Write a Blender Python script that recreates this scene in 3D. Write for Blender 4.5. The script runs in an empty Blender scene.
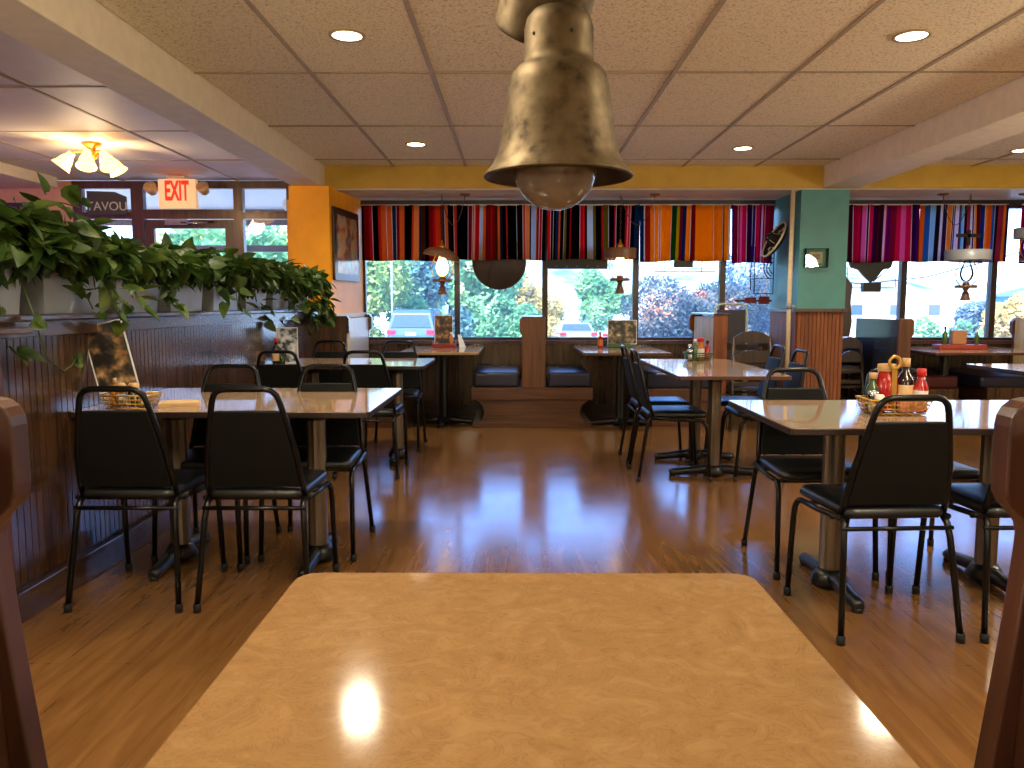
import bpy, math, random
from mathutils import Vector, Matrix
R = math.radians
PI = math.pi
S = bpy.context.scene
COL = S.collection

# ------------------------------------------------------------------ mesh builder
class MB:
    def __init__(s):
        s.v = []; s.f = []; s.sm = []; s.M = None
    def _add(s, vs, fs, smooth=False):
        o = len(s.v)
        if s.M is not None: vs = [tuple(s.M @ Vector(p)) for p in vs]
        s.v += [tuple(p) for p in vs]
        for f in fs:
            s.f.append(tuple(i + o for i in f)); s.sm.append(smooth)
        return s
    def box(s, x0, x1, y0, y1, z0, z1):
        if x0 > x1: x0, x1 = x1, x0
        if y0 > y1: y0, y1 = y1, y0
        if z0 > z1: z0, z1 = z1, z0
        vs = [(x0,y0,z0),(x1,y0,z0),(x1,y1,z0),(x0,y1,z0),(x0,y0,z1),(x1,y0,z1),(x1,y1,z1),(x0,y1,z1)]
        return s._add(vs, [(0,3,2,1),(4,5,6,7),(0,1,5,4),(1,2,6,5),(2,3,7,6),(3,0,4,7)])
    def hexa(s, vs):
        return s._add(vs, [(0,3,2,1),(4,5,6,7),(0,1,5,4),(1,2,6,5),(2,3,7,6),(3,0,4,7)])
    def prism(s, poly, axis, a, b, smooth=False):
        n = len(poly)
        def P(p, t):
            if axis == 'y': return (p[0], t, p[1])
            if axis == 'x': return (t, p[0], p[1])
            return (p[0], p[1], t)
        vs = [P(p, a) for p in poly] + [P(p, b) for p in poly]
        o = len(s.v)
        s._add(vs, [tuple(range(n)), tuple(range(2*n-1, n-1, -1))])
        for i in range(n):
            j = (i+1) % n
            s.f.append((o+i, o+n+i, o+n+j, o+j)); s.sm.append(smooth)
        return s
    def tube(s, pts, r, n=10, closed=False, caps=True):
        pts = [Vector(p) for p in pts]; m = len(pts)
        rs = r if isinstance(r, (list, tuple)) else [r]*m
        T = []
        for i in range(m):
            if closed: t = pts[(i+1) % m] - pts[i-1]
            elif i == 0: t = pts[1]-pts[0]
            elif i == m-1: t = pts[-1]-pts[-2]
            else: t = (pts[i+1]-pts[i]).normalized() + (pts[i]-pts[i-1]).normalized()
            if t.length < 1e-9: t = Vector((0,0,1))
            T.append(t.normalized())
        up = Vector((0,0,1)) if abs(T[0].z) < .9 else Vector((1,0,0))
        u = T[0].cross(up).normalized()
        vs = []
        for i in range(m):
            if i:
                u = u - T[i]*u.dot(T[i])
                if u.length < 1e-6: u = T[i].orthogonal()
                u.normalize()
            w = T[i].cross(u)
            for k in range(n):
                a = 2*PI*k/n
                vs.append(pts[i] + (u*math.cos(a)+w*math.sin(a))*rs[i])
        fs = []
        for i in range(m if closed else m-1):
            j = (i+1) % m
            for k in range(n):
                l = (k+1) % n
                fs.append((i*n+k, i*n+l, j*n+l, j*n+k))
        o = len(s.v)
        s._add(vs, fs, True)
        if caps and not closed:
            s.f.append(tuple(o+k for k in range(n-1,-1,-1))); s.sm.append(False)
            s.f.append(tuple(o+(m-1)*n+k for k in range(n))); s.sm.append(False)
        return s
    def lathe(s, prof, n=24, c=(0,0,0), smooth=True, flute=0):
        vs = []
        for (r, z) in prof:
            for k in range(n):
                a = 2*PI*k/n
                rr = r*(1 + (flute if k % 2 else 0))
                vs.append((c[0]+rr*math.cos(a), c[1]+rr*math.sin(a), c[2]+z))
        fs = []
        for i in range(len(prof)-1):
            for k in range(n):
                l = (k+1) % n
                fs.append((i*n+k, i*n+l, (i+1)*n+l, (i+1)*n+k))
        s._add(vs, fs, smooth)
        return s
    def disc(s, c, r, n=24, nz=1):
        vs = [(c[0]+r*math.cos(2*PI*k/n), c[1]+r*math.sin(2*PI*k/n), c[2]) for k in range(n)]
        return s._add(vs, [tuple(range(n)) if nz > 0 else tuple(range(n-1,-1,-1))])
    def sphere(s, c, r, n=14, m=9, sq=(1,1,1)):
        prof = []
        vs = []; fs = []
        for i in range(m+1):
            a = PI*i/m - PI/2
            for k in range(n):
                b = 2*PI*k/n
                vs.append((c[0]+r*sq[0]*math.cos(a)*math.cos(b), c[1]+r*sq[1]*math.cos(a)*math.sin(b), c[2]+r*sq[2]*math.sin(a)))
        for i in range(m):
            for k in range(n):
                l = (k+1) % n
                fs.append((i*n+k, i*n+l, (i+1)*n+l, (i+1)*n+k))
        return s._add(vs, fs, True)
    def build(s, name, m, parent=None, bevel=0, seg=2, sub=0):
        me = bpy.data.meshes.new(name)
        me.from_pydata(s.v, [], s.f)
        me.polygons.foreach_set('use_smooth', s.sm)
        me.materials.append(m)
        me.update()
        o = bpy.data.objects.new(name, me); COL.objects.link(o)
        if parent is not None: o.parent = parent
        if bevel:
            b = o.modifiers.new('Bevel', 'BEVEL'); b.width = bevel; b.segments = seg; b.limit_method = 'ANGLE'; b.angle_limit = R(40)
        if sub:
            b = o.modifiers.new('Sub', 'SUBSURF'); b.levels = sub; b.render_levels = sub
        return o

def tag(o, label, cat, group=None, kind=None):
    o['label'] = label; o['category'] = cat
    if group: o['group'] = group
    if kind: o['kind'] = kind
    return o
def struct(o, label=None):
    o['kind'] = 'structure'
    if label: o['label'] = label; o['category'] = o.name.split('_')[0].split('.')[0]
    return o
def empty(name, label, cat, loc=(0,0,0), rz=0, group=None):
    o = bpy.data.objects.new(name, None); COL.objects.link(o)
    o.location = loc; o.rotation_euler = (0,0,rz); o.empty_display_size = .05
    return tag(o, label, cat, group)
def copy_tree(o, loc=None, rz=None, label=None, group=None, parent=None):
    c = o.copy(); COL.objects.link(c)
    if parent is not None:
        c.parent = parent; c.matrix_parent_inverse = o.matrix_parent_inverse.copy()
    if loc is not None: c.location = loc
    if rz is not None: c.rotation_euler = (0,0,rz)
    if label: c['label'] = label
    if group: c['group'] = group
    for ch in list(o.children): copy_tree(ch, parent=c)
    return c
def text_mesh(txt, size, name, m, parent, M, ext=.002, align='CENTER', off=0):
    cu = bpy.data.curves.new(name, 'FONT'); cu.body = txt; cu.size = size; cu.extrude = ext; cu.offset = off
    cu.align_x = align; cu.align_y = 'CENTER'
    o = bpy.data.objects.new(name, cu); COL.objects.link(o)
    dg = bpy.context.evaluated_depsgraph_get()
    me = bpy.data.meshes.new_from_object(o.evaluated_get(dg))
    COL.objects.unlink(o); bpy.data.objects.remove(o)
    me.transform(M)
    me.materials.clear(); me.materials.append(m)
    q = bpy.data.objects.new(name, me); COL.objects.link(q)
    if parent is not None: q.parent = parent
    return q

# ------------------------------------------------------------------ materials
def lin(c):
    return tuple(((x/255)/12.92 if x/255 <= .04045 else ((x/255+.055)/1.055)**2.4) for x in c) + (1,)
def new_mat(name):
    m = bpy.data.materials.new(name); m.use_nodes = True
    nt = m.node_tree; b = nt.nodes['Principled BSDF']
    return m, nt, b
def N(nt, typ, **kw):
    n = nt.nodes.new(typ)
    for k, v in kw.items():
        if k.startswith('i_'): n.inputs[k[2:]].default_value = v
        else: setattr(n, k, v)
    return n
def ramp(nt, fac, stops, interp='LINEAR'):
    r = nt.nodes.new('ShaderNodeValToRGB'); r.color_ramp.interpolation = interp
    e = r.color_ramp.elements
    while len(e) > 1: e.remove(e[-1])
    e[0].position = stops[0][0]; e[0].color = stops[0][1]
    for p, c in stops[1:]:
        q = e.new(p); q.color = c
    nt.links.new(fac, r.inputs[0]); return r
def plain(name, rgb, rough=.5, metal=0, coat=0, ior=1.5, var=.08, scale=30, bump=0, sheen=0):
    m, nt, b = new_mat(name)
    c = lin(rgb)
    tc = N(nt, 'ShaderNodeTexCoord')
    nz = N(nt, 'ShaderNodeTexNoise'); nz.inputs['Scale'].default_value = scale; nz.inputs['Detail'].default_value = 3
    nt.links.new(tc.outputs['Object'], nz.inputs['Vector'])
    lo = tuple(x*(1-var) for x in c[:3])+(1,); hi = tuple(min(1, x*(1+var)) for x in c[:3])+(1,)
    r = ramp(nt, nz.outputs['Fac'], [(.3, lo), (.7, hi)])
    nt.links.new(r.outputs[0], b.inputs['Base Color'])
    b.inputs['Roughness'].default_value = rough; b.inputs['Metallic'].default_value = metal
    b.inputs['Coat Weight'].default_value = coat; b.inputs['Coat Roughness'].default_value = .08
    b.inputs['IOR'].default_value = ior
    if bump:
        bp = N(nt, 'ShaderNodeBump'); bp.inputs['Strength'].default_value = bump; bp.inputs['Distance'].default_value = .004
        nt.links.new(nz.outputs['Fac'], bp.inputs['Height']); nt.links.new(bp.outputs[0], b.inputs['Normal'])
    return m
def wood(name, dark, light, axis='z', rough=.35, coat=.3, scale=1.0, coords='Object'):
    m, nt, b = new_mat(name)
    tc = N(nt, 'ShaderNodeTexCoord'); mp = N(nt, 'ShaderNodeMapping')
    st = {'x': (1.2, 22, 22), 'y': (22, 1.2, 22), 'z': (22, 22, 1.2)}[axis]
    mp.inputs['Scale'].default_value = tuple(q*scale for q in st)
    nt.links.new(tc.outputs[coords], mp.inputs[0])
    nz = N(nt, 'ShaderNodeTexNoise'); nz.inputs['Scale'].default_value = 1.6; nz.inputs['Detail'].default_value = 6; nz.inputs['Distortion'].default_value = .6
    nt.links.new(mp.outputs[0], nz.inputs['Vector'])
    r = ramp(nt, nz.outputs['Fac'], [(.3, lin(dark)), (.7, lin(light))])
    nt.links.new(r.outputs[0], b.inputs['Base Color'])
    b.inputs['Roughness'].default_value = rough
    b.inputs['Coat Weight'].default_value = coat; b.inputs['Coat Roughness'].default_value = .15
    bp = N(nt, 'ShaderNodeBump'); bp.inputs['Strength'].default_value = .08; bp.inputs['Distance'].default_value = .002
    nt.links.new(nz.outputs['Fac'], bp.inputs['Height']); nt.links.new(bp.outputs[0], b.inputs['Normal'])
    return m
def emit(name, rgb, k):
    m, nt, b = new_mat(name)
    b.inputs['Base Color'].default_value = lin(rgb)
    b.inputs['Emission Color'].default_value = lin(rgb); b.inputs['Emission Strength'].default_value = k
    return m
def glass_mat(name, tint=(1,1,1), ior=1.45, rough=0.0):
    m = bpy.data.materials.new(name); m.use_nodes = True; nt = m.node_tree; nt.nodes.clear()
    out = N(nt, 'ShaderNodeOutputMaterial'); mx = N(nt, 'ShaderNodeMixShader')
    tr = N(nt, 'ShaderNodeBsdfTransparent'); tr.inputs[0].default_value = tuple(tint)+(1,)
    gl = N(nt, 'ShaderNodeBsdfGlossy'); gl.inputs['Roughness'].default_value = rough
    fr = N(nt, 'ShaderNodeFresnel'); fr.inputs[0].default_value = ior
    nt.links.new(fr.outputs[0], mx.inputs[0]); nt.links.new(tr.outputs[0], mx.inputs[1]); nt.links.new(gl.outputs[0], mx.inputs[2])
    nt.links.new(mx.outputs[0], out.inputs[0]); return m

def m_laminate(name, base, mid, light, coat=.0, rough=.14, ior=1.5):
    m, nt, b = new_mat(name)
    tc = N(nt, 'ShaderNodeTexCoord')
    n1 = N(nt, 'ShaderNodeTexNoise'); n1.inputs['Scale'].default_value = 5; n1.inputs['Detail'].default_value = 4; n1.inputs['Distortion'].default_value = 2.2
    n2 = N(nt, 'ShaderNodeTexNoise'); n2.inputs['Scale'].default_value = 15; n2.inputs['Detail'].default_value = 6; n2.inputs['Distortion'].default_value = 2.4
    mp = N(nt, 'ShaderNodeMapping'); mp.inputs['Scale'].default_value = (1, 1.15, 1)
    nt.links.new(tc.outputs['Object'], mp.inputs[0])
    nt.links.new(mp.outputs[0], n1.inputs['Vector']); nt.links.new(mp.outputs[0], n2.inputs['Vector'])
    r1 = ramp(nt, n2.outputs['Fac'], [(.30, lin(mid)), (.42, lin(base)), (.445, lin(mid)), (.455, lin(base)), (.53, lin(base)), (.545, lin(mid)), (.555, lin(base)), (.64, lin(light)), (.72, lin(base))])
    r2 = ramp(nt, n1.outputs['Fac'], [(.35, lin(base)), (.5, lin(mid)), (.68, lin(base))])
    mx = N(nt, 'ShaderNodeMixRGB'); mx.inputs[0].default_value = .42
    nt.links.new(r1.outputs[0], mx.inputs[1]); nt.links.new(r2.outputs[0], mx.inputs[2])
    nt.links.new(mx.outputs[0], b.inputs['Base Color'])
    b.inputs['Roughness'].default_value = rough; b.inputs['Coat Weight'].default_value = coat
    b.inputs['IOR'].default_value = ior
    return m

def m_floor():
    m, nt, b = new_mat('floor_laminate')
    tc = N(nt, 'ShaderNodeTexCoord'); mp = N(nt, 'ShaderNodeMapping')
    mp.inputs['Rotation'].default_value = (0, 0, PI/2)
    nt.links.new(tc.outputs['Object'], mp.inputs[0])
    br = N(nt, 'ShaderNodeTexBrick'); br.offset = .37
    br.inputs['Scale'].default_value = 1; br.inputs['Brick Width'].default_value = 1.25; br.inputs['Row Height'].default_value = .125
    br.inputs['Mortar Size'].default_value = .0016; br.inputs['Mortar Smooth'].default_value = .3; br.inputs['Bias'].default_value = 0
    br.inputs['Color1'].default_value = (.25,.25,.25,1); br.inputs['Color2'].default_value = (.75,.75,.75,1); br.inputs['Mortar'].default_value = (.0,.0,.0,1)
    nt.links.new(mp.outputs[0], br.inputs['Vector'])
    m2 = N(nt, 'ShaderNodeMapping'); m2.inputs['Scale'].default_value = (9, 1.0, 1)
    nt.links.new(tc.outputs['Object'], m2.inputs[0])
    nz = N(nt, 'ShaderNodeTexNoise'); nz.inputs['Scale'].default_value = 2.0; nz.inputs['Detail'].default_value = 4; nz.inputs['Distortion'].default_value = 1.2
    nt.links.new(m2.outputs[0], nz.inputs['Vector'])
    g = ramp(nt, nz.outputs['Fac'], [(.25, lin((102,68,36))), (.5, lin((115,79,43))), (.75, lin((126,89,50)))])
    mu = N(nt, 'ShaderNodeMixRGB', blend_type='MULTIPLY'); mu.inputs[0].default_value = .35
    t = ramp(nt, br.outputs['Color'], [(0, (.25,.2,.15,1)), (.25, (.8,.8,.8,1)), (.75, (1,1,1,1))])
    nt.links.new(g.outputs[0], mu.inputs[1]); nt.links.new(t.outputs[0], mu.inputs[2])
    nt.links.new(mu.outputs[0], b.inputs['Base Color'])
    b.inputs['Roughness'].default_value = .17; b.inputs['IOR'].default_value = 1.6
    n3 = N(nt, 'ShaderNodeTexNoise'); n3.inputs['Scale'].default_value = 3.0; n3.inputs['Detail'].default_value = 2
    nt.links.new(tc.outputs['Object'], n3.inputs['Vector'])
    rr = ramp(nt, n3.outputs['Fac'], [(.3, (.14,.14,.14,1)), (.7, (.19,.19,.19,1))])
    nt.links.new(rr.outputs[0], b.inputs['Roughness'])
    bp = N(nt, 'ShaderNodeBump'); bp.inputs['Strength'].default_value = .04; bp.inputs['Distance'].default_value = .0005
    nt.links.new(br.outputs['Fac'], bp.inputs['Height']); bp.invert = True
    return m
def m_tile():
    m, nt, b = new_mat('ceiling_tile')
    tc = N(nt, 'ShaderNodeTexCoord')
    nz = N(nt, 'ShaderNodeTexNoise'); nz.inputs['Scale'].default_value = 80; nz.inputs['Detail'].default_value = 4; nz.inputs['Distortion'].default_value = .5
    nt.links.new(tc.outputs['Object'], nz.inputs['Vector'])
    r = ramp(nt, nz.outputs['Fac'], [(.34, lin((186,168,134))), (.46, lin((230,214,182))), (.6, lin((236,222,192)))])
    nt.links.new(r.outputs[0], b.inputs['Base Color']); b.inputs['Roughness'].default_value = .85
    bp = N(nt, 'ShaderNodeBump'); bp.inputs['Strength'].default_value = .3; bp.inputs['Distance'].default_value = .002
    nt.links.new(nz.outputs['Fac'], bp.inputs['Height']); nt.links.new(bp.outputs[0], b.inputs['Normal'])
    return m
def m_attr(name, trans=.35, rough=.9):
    m = bpy.data.materials.new(name); m.use_nodes = True; nt = m.node_tree; nt.nodes.clear()
    out = N(nt, 'ShaderNodeOutputMaterial'); mx = N(nt, 'ShaderNodeMixShader'); mx.inputs[0].default_value = trans
    at = N(nt, 'ShaderNodeAttribute'); at.attribute_name = 'stripe'
    tc = N(nt, 'ShaderNodeTexCoord'); nz = N(nt, 'ShaderNodeTexNoise'); nz.inputs['Scale'].default_value = 160
    nt.links.new(tc.outputs['Object'], nz.inputs['Vector'])
    rp = ramp(nt, nz.outputs['Fac'], [(.3, (.88,.88,.88,1)), (.7, (1.08,1.08,1.08,1))])
    mu = N(nt, 'ShaderNodeMixRGB', blend_type='MULTIPLY'); mu.inputs[0].default_value = 1
    nt.links.new(at.outputs['Color'], mu.inputs[1]); nt.links.new(rp.outputs[0], mu.inputs[2])
    d = N(nt, 'ShaderNodeBsdfDiffuse'); t = N(nt, 'ShaderNodeBsdfTranslucent')
    nt.links.new(mu.outputs[0], d.inputs[0]); nt.links.new(mu.outputs[0], t.inputs[0])
    nt.links.new(d.outputs[0], mx.inputs[1]); nt.links.new(t.outputs[0], mx.inputs[2]); nt.links.new(mx.outputs[0], out.inputs[0])
    return m
def m_leaf(name, stops, scale, trans=.35, gloss=.12, rough=.35):
    m = bpy.data.materials.new(name); m.use_nodes = True; nt = m.node_tree; nt.nodes.clear()
    out = N(nt, 'ShaderNodeOutputMaterial'); mx = N(nt, 'ShaderNodeMixShader'); mx.inputs[0].default_value = trans
    tc = N(nt, 'ShaderNodeTexCoord'); nz = N(nt, 'ShaderNodeTexNoise'); nz.inputs['Scale'].default_value = scale; nz.inputs['Detail'].default_value = 3
    nt.links.new(tc.outputs['Object'], nz.inputs['Vector'])
    rp = ramp(nt, nz.outputs['Fac'], [(p, lin(c)) for p, c in stops])
    d = N(nt, 'ShaderNodeBsdfDiffuse'); t = N(nt, 'ShaderNodeBsdfTranslucent')
    nt.links.new(rp.outputs[0], d.inputs[0]); nt.links.new(rp.outputs[0], t.inputs[0])
    nt.links.new(d.outputs[0], mx.inputs[1]); nt.links.new(t.outputs[0], mx.inputs[2])
    g = N(nt, 'ShaderNodeBsdfGlossy'); g.inputs['Roughness'].default_value = rough
    m2 = N(nt, 'ShaderNodeMixShader'); m2.inputs[0].default_value = gloss
    if gloss > 0:
        m2.inputs[0].default_value = gloss*.35
        nt.links.new(mx.outputs[0], m2.inputs[1]); nt.links.new(g.outputs[0], m2.inputs[2])
        nt.links.new(m2.outputs[0], out.inputs[0])
    else: nt.links.new(mx.outputs[0], out.inputs[0])
    return m

M = {}
M['floor'] = m_floor(); M['tile'] = m_tile()
M['tabletop'] = m_laminate('tan_laminate', (135,103,66), (118,86,52), (142,111,76), rough=.10)
M['tabletop2'] = m_laminate('light_laminate', (176,146,120), (150,118,92), (196,170,144), rough=.07, ior=1.95)  # same laminate, colour lightened to carry window and ceiling reflections
M['tableedge'] = plain('table_edge', (150,118,78), .35)
M['darkedge'] = plain('dark_table_edge', (40,28,26), .35)
M['edgebrown'] = plain('brown_table_edge', (84,54,38), .35)
M['beam'] = plain('beam_paint', (226,212,186), .7, scale=12, var=.06, bump=.2)
M['whiteceil'] = plain('smooth_ceiling', (206,196,184), .6, scale=5, var=.04)
M['grid'] = plain('ceiling_grid', (164,144,114), .6)
M['soffit'] = plain('soffit_paint', (214,200,180), .5, scale=4)
M['yellow'] = plain('mustard_paint', (194,156,52), .55, scale=6)
M['orange'] = plain('orange_paint', (248,168,14), .5, scale=6)
M['sidewall'] = plain('orange_side_paint', (238,150,40), .42, scale=6)
M['teal'] = plain('teal_paint', (70,136,134), .45, scale=6)
M['pink'] = plain('salmon_paint', (214,160,128), .6, scale=6)
M['cream'] = plain('cream_paint', (222,200,160), .45)
M['bead'] = wood('beadboard_wood', (44,28,17), (88,58,38), 'z', .24, .9)
M['beadlight'] = wood('daylit_beadboard', (196,160,112), (226,190,138), 'z', .55, .0)  # pale copy of the beadboard, window light put into its colour
M['cap'] = wood('cap_wood', (50,34,28), (76,54,44), 'y', .25, .6)
M['booth'] = wood('booth_oak', (70,40,22), (112,66,38), 'z', .4, .2)
M['boothx'] = wood('booth_oak_rail', (64,36,20), (104,62,36), 'x', .4, .2)
M['red_oak'] = wood('red_oak_end', (44,22,13), (78,40,23), 'z', .45, .12)
M['colwood'] = wood('column_wood', (104,54,26), (142,80,42), 'z', .7, .0)
M['darkwood'] = wood('dark_frame', (34,22,17), (58,38,28), 'z', .4, .2)
M['brownframe'] = wood('brown_frame', (58,30,20), (92,52,34), 'z', .4, .3)
M['darklam'] = plain('dark_laminate_back', (52,56,62), .22, coat=.4, var=.15, scale=3)
M['black'] = plain('black_powder_coat', (6,6,7), .3, coat=.08, ior=1.35)
M['vinyl'] = plain('black_vinyl', (15,16,18), .36, scale=180, bump=.1)
M['backvinyl'] = plain('black_backrest_vinyl', (7,7,7), .62, scale=180, bump=.15, ior=1.3)
M['navy'] = plain('navy_vinyl', (34,36,58), .3, scale=150, bump=.1)
M['maroon'] = plain('maroon_vinyl', (70,24,24), .35)
M['rubber'] = plain('rubber', (16,15,15), .7)
M['bronze'] = plain('brushed_bronze_pole', (128,116,102), .38, metal=.85, scale=8)
M['castiron'] = plain('black_cast_base', (14,14,15), .35)
M['brass'] = plain('brass', (196,146,60), .3, metal=.9)
M['wiregold'] = plain('gold_wire', (190,146,66), .35, metal=.6)
M['wiregreen'] = plain('green_wire', (60,96,50), .4)
M['steel'] = plain('galvanised_planter', (158,162,168), .36, metal=.1, scale=7, var=.12)
M['chrome'] = plain('chrome', (200,200,205), .15, metal=1)
M['bottlecap'] = plain('tan_cap', (200,160,110), .5)
M['whitecap'] = plain('white_cap', (230,228,222), .45)
M['redcap'] = plain('red_cap', (190,30,30), .4)
M['redsauce'] = plain('red_sauce_bottle', (170,22,18), .2, coat=.5)
M['darksauce'] = plain('dark_sauce_bottle', (30,16,14), .15, coat=.5)
M['amber'] = plain('amber_sauce', (190,110,40), .2, coat=.5)
M['greensauce'] = plain('green_sauce', (60,86,40), .2, coat=.5)
M['labelpaper'] = plain('paper_label', (226,190,140), .6)
M['whitepaper'] = plain('white_paper', (225,226,226), .6)
M['clearjar'] = glass_mat('clear_glass', (.86,.9,.9))
M['glass'] = glass_mat('window_glass', (.97,.98,.98), 1.3)
_nt = M['glass'].node_tree; _o = [n for n in _nt.nodes if n.type == 'OUTPUT_MATERIAL'][0]; _src = _o.inputs[0].links[0].from_socket
_m = N(_nt, 'ShaderNodeMixShader'); _m.inputs[0].default_value = .04; _t = N(_nt, 'ShaderNodeBsdfTranslucent'); _t.inputs[0].default_value = (.85,.92,1,1)  # translucent veil mixed in to imitate haze from window glare
_nt.links.new(_src, _m.inputs[1]); _nt.links.new(_t.outputs[0], _m.inputs[2]); _nt.links.new(_m.outputs[0], _o.inputs[0])
M['smoke'] = plain('globe_glass', (118,106,96), .12, coat=.5)
M['metalrod'] = plain('white_rod', (210,205,195), .4)
M['serape'] = m_attr('serape_cloth', .6)
M['lamp_on'] = emit('lit_chimney', (255,214,140), 4)
M['shade_on'] = emit('lit_bell_shade', (255,196,96), 6)
M['down_on'] = emit('lit_lens', (255,232,190), 14)
M['exit_face'] = emit('exit_face', (255,214,160), .38)
M['exit_red'] = emit('exit_letters', (255,30,14), 1.1)
M['lampbrown'] = plain('lamp_shade_brown', (112,78,52), .45)
M['lampwood'] = plain('turned_lamp_wood', (110,74,48), .4)
M['pothos'] = m_leaf('pothos_leaf', [(.3,(36,58,20)),(.5,(62,88,32)),(.72,(112,126,56))], 9, .3, .1, .45)
M['stem'] = plain('vine_stem', (62,74,30), .6)
M['soil'] = plain('soil', (40,30,22), .9)

# copper-like hammered bell
def m_bell():
    m, nt, b = new_mat('aged_bell_metal')
    tc = N(nt, 'ShaderNodeTexCoord')
    n1 = N(nt, 'ShaderNodeTexNoise'); n1.inputs['Scale'].default_value = 38; n1.inputs['Detail'].default_value = 4
    nt.links.new(tc.outputs['Object'], n1.inputs['Vector'])
    r = ramp(nt, n1.outputs['Fac'], [(.28, lin((50,40,29))), (.42, lin((82,68,49))), (.65, lin((98,84,63)))])
    nt.links.new(r.outputs[0], b.inputs['Base Color'])
    b.inputs['Metallic'].default_value = .92; b.inputs['Roughness'].default_value = .36
    rr = ramp(nt, n1.outputs['Fac'], [(.3, (.62,.62,.62,1)), (.7, (.48,.48,.48,1))]); nt.links.new(rr.outputs[0], b.inputs['Roughness'])
    return m
M['bell'] = m_bell()

# ------------------------------------------------------------------ room shell
WY = 8.6      # window wall
CZ = 2.5      # ceiling
struct(MB().box(-8, 9, -3, WY+.15, -.12, 0).build('floor', M['floor']))
# ceilings
b = MB()
gx = [-1.845 + 0]  # main ceiling tiles
xs = [.21 + .692*i for i in range(-3, 12)]
ys = [4.67 + 1.355*i for i in range(-6, 4)]
def tiles(x0, x1, y0, y1, xs, ys):
    X = sorted([x0] + [x for x in xs if x0+.02 < x < x1-.02] + [x1])
    Y = sorted([y0] + [y for y in ys if y0+.02 < y < y1-.02] + [y1])
    rnd = random.Random(4)
    t = MB()
    for i in range(len(X)-1):
        for j in range(len(Y)-1):
            dz = rnd.uniform(-.003, .004)
            t.box(X[i]+.008, X[i+1]-.008, Y[j]+.014, Y[j+1]-.014, CZ+dz+.004, CZ+.03)
    g = MB()
    for x in X[1:-1]: g.box(x-.012, x+.012, y0, y1, CZ-.003, CZ+.01)
    for y in Y[1:-1]: g.box(x0, x1, y-.008, y+.008, CZ-.002, CZ+.0101)
    return t, g
t1, g1 = tiles(-1.84, 2.95, -3, 7.75, xs, ys)
t2, g2 = tiles(3.3, 9, -3, 7.75, xs, ys)
for q in (t2,):
    o = len(t1.v); t1.v += q.v; t1.f += [tuple(i+o for i in f) for f in q.f]; t1.sm += q.sm
for q in (g2,):
    o = len(g1.v); g1.v += q.v; g1.f += [tuple(i+o for i in f) for f in q.f]; g1.sm += q.sm
c = t1.build('ceiling', M['tile']); struct(c)
g1.build('ceiling_grid', M['grid'], c)
t3, g3 = tiles(-8, -2.1, -3, WY, [-2.1-1.22*i+.35 for i in range(1, 7)], [1.3+1.22*i for i in range(-4, 7)])
c = t3.build('ceiling', M['whiteceil']); struct(c)
g3.build('ceiling_grid', M['grid'], c)
struct(MB().box(-8.2, 9.2, -3.2, WY+.15, CZ+.04, CZ+.3).build('ceiling', M['beam']))
# beams
struct(MB().box(-2.12, -1.84, -3, 7.76, 2.3, CZ+.02).build('trim_1', M['beam'], bevel=.006))
struct(MB().box(2.95, 3.3, -3, 7.8, 2.3, CZ+.02).build('trim_2', M['beam'], bevel=.006))
struct(MB().box(-7.9, -4.8, -3, 8.42, 2.4, CZ+.02).build('trim_3', M['beam'], bevel=.006))
# yellow bulkhead & soffit
struct(MB().box(-1.9, 9, 7.75, 7.79, 2.3, CZ+.02).build('trim_4', M['yellow']))
struct(MB().box(-2.0, 9, 7.79, WY+.1, 2.29, 2.33).build('trim_5', M['soffit']))
# walls around
struct(MB().box(-8.15, -8, -3, WY, 0, CZ+.1).build('wall_left', M['pink']))
struct(MB().box(9, 9.15, -3, WY, 0, CZ+.1).build('wall_right', M['cream']))
struct(MB().box(-8.15, 9.15, -3.15, -3, 0, CZ+.1).build('wall_back', M['cream']))
w = MB()
w.box(-8, -4.76, WY, WY+.15, 0, CZ)
w.build('wall_front', M['pink']); struct(bpy.data.objects['wall_front'])

# under-window wainscot
def beadboard(b, axis, c0, a0, a1, z0, z1, sgn, step=.041, gap=.006, th=.012):
    """strips standing on plane axis=c0, running a0..a1, facing sgn"""
    n = int(round((a1-a0)/step)); st = (a1-a0)/n
    for i in range(n):
        p, q = a0+i*st, a0+(i+1)*st-gap
        f = sgn*th
        if axis == 'x': b.box(c0, c0+f, p, q, z0, z1)
        else: b.box(p, q, c0, c0+f, z0, z1)
w = struct(MB().box(-2.4, 9, WY, WY+.15, 0, .79).build('wall_front', M['bead']))
bb = MB(); beadboard(bb, 'y', WY, -1.7, 9, .1, .76, -1, .06); bb.build('beadboard', M['bead'], w)
struct(MB().box(-1.7, 9, WY-.02, WY, 0, .1).build('baseboard_front', M['darkwood']))
struct(MB().box(-1.68, 9, WY-.05, WY+.03, .76, .8).build('trim_6', M['brownframe'], bevel=.005))
struct(MB().box(-1.68, 9, WY-.03, WY+.1, 2.235, 2.29).build('trim_7', M['darkwood']))

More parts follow.
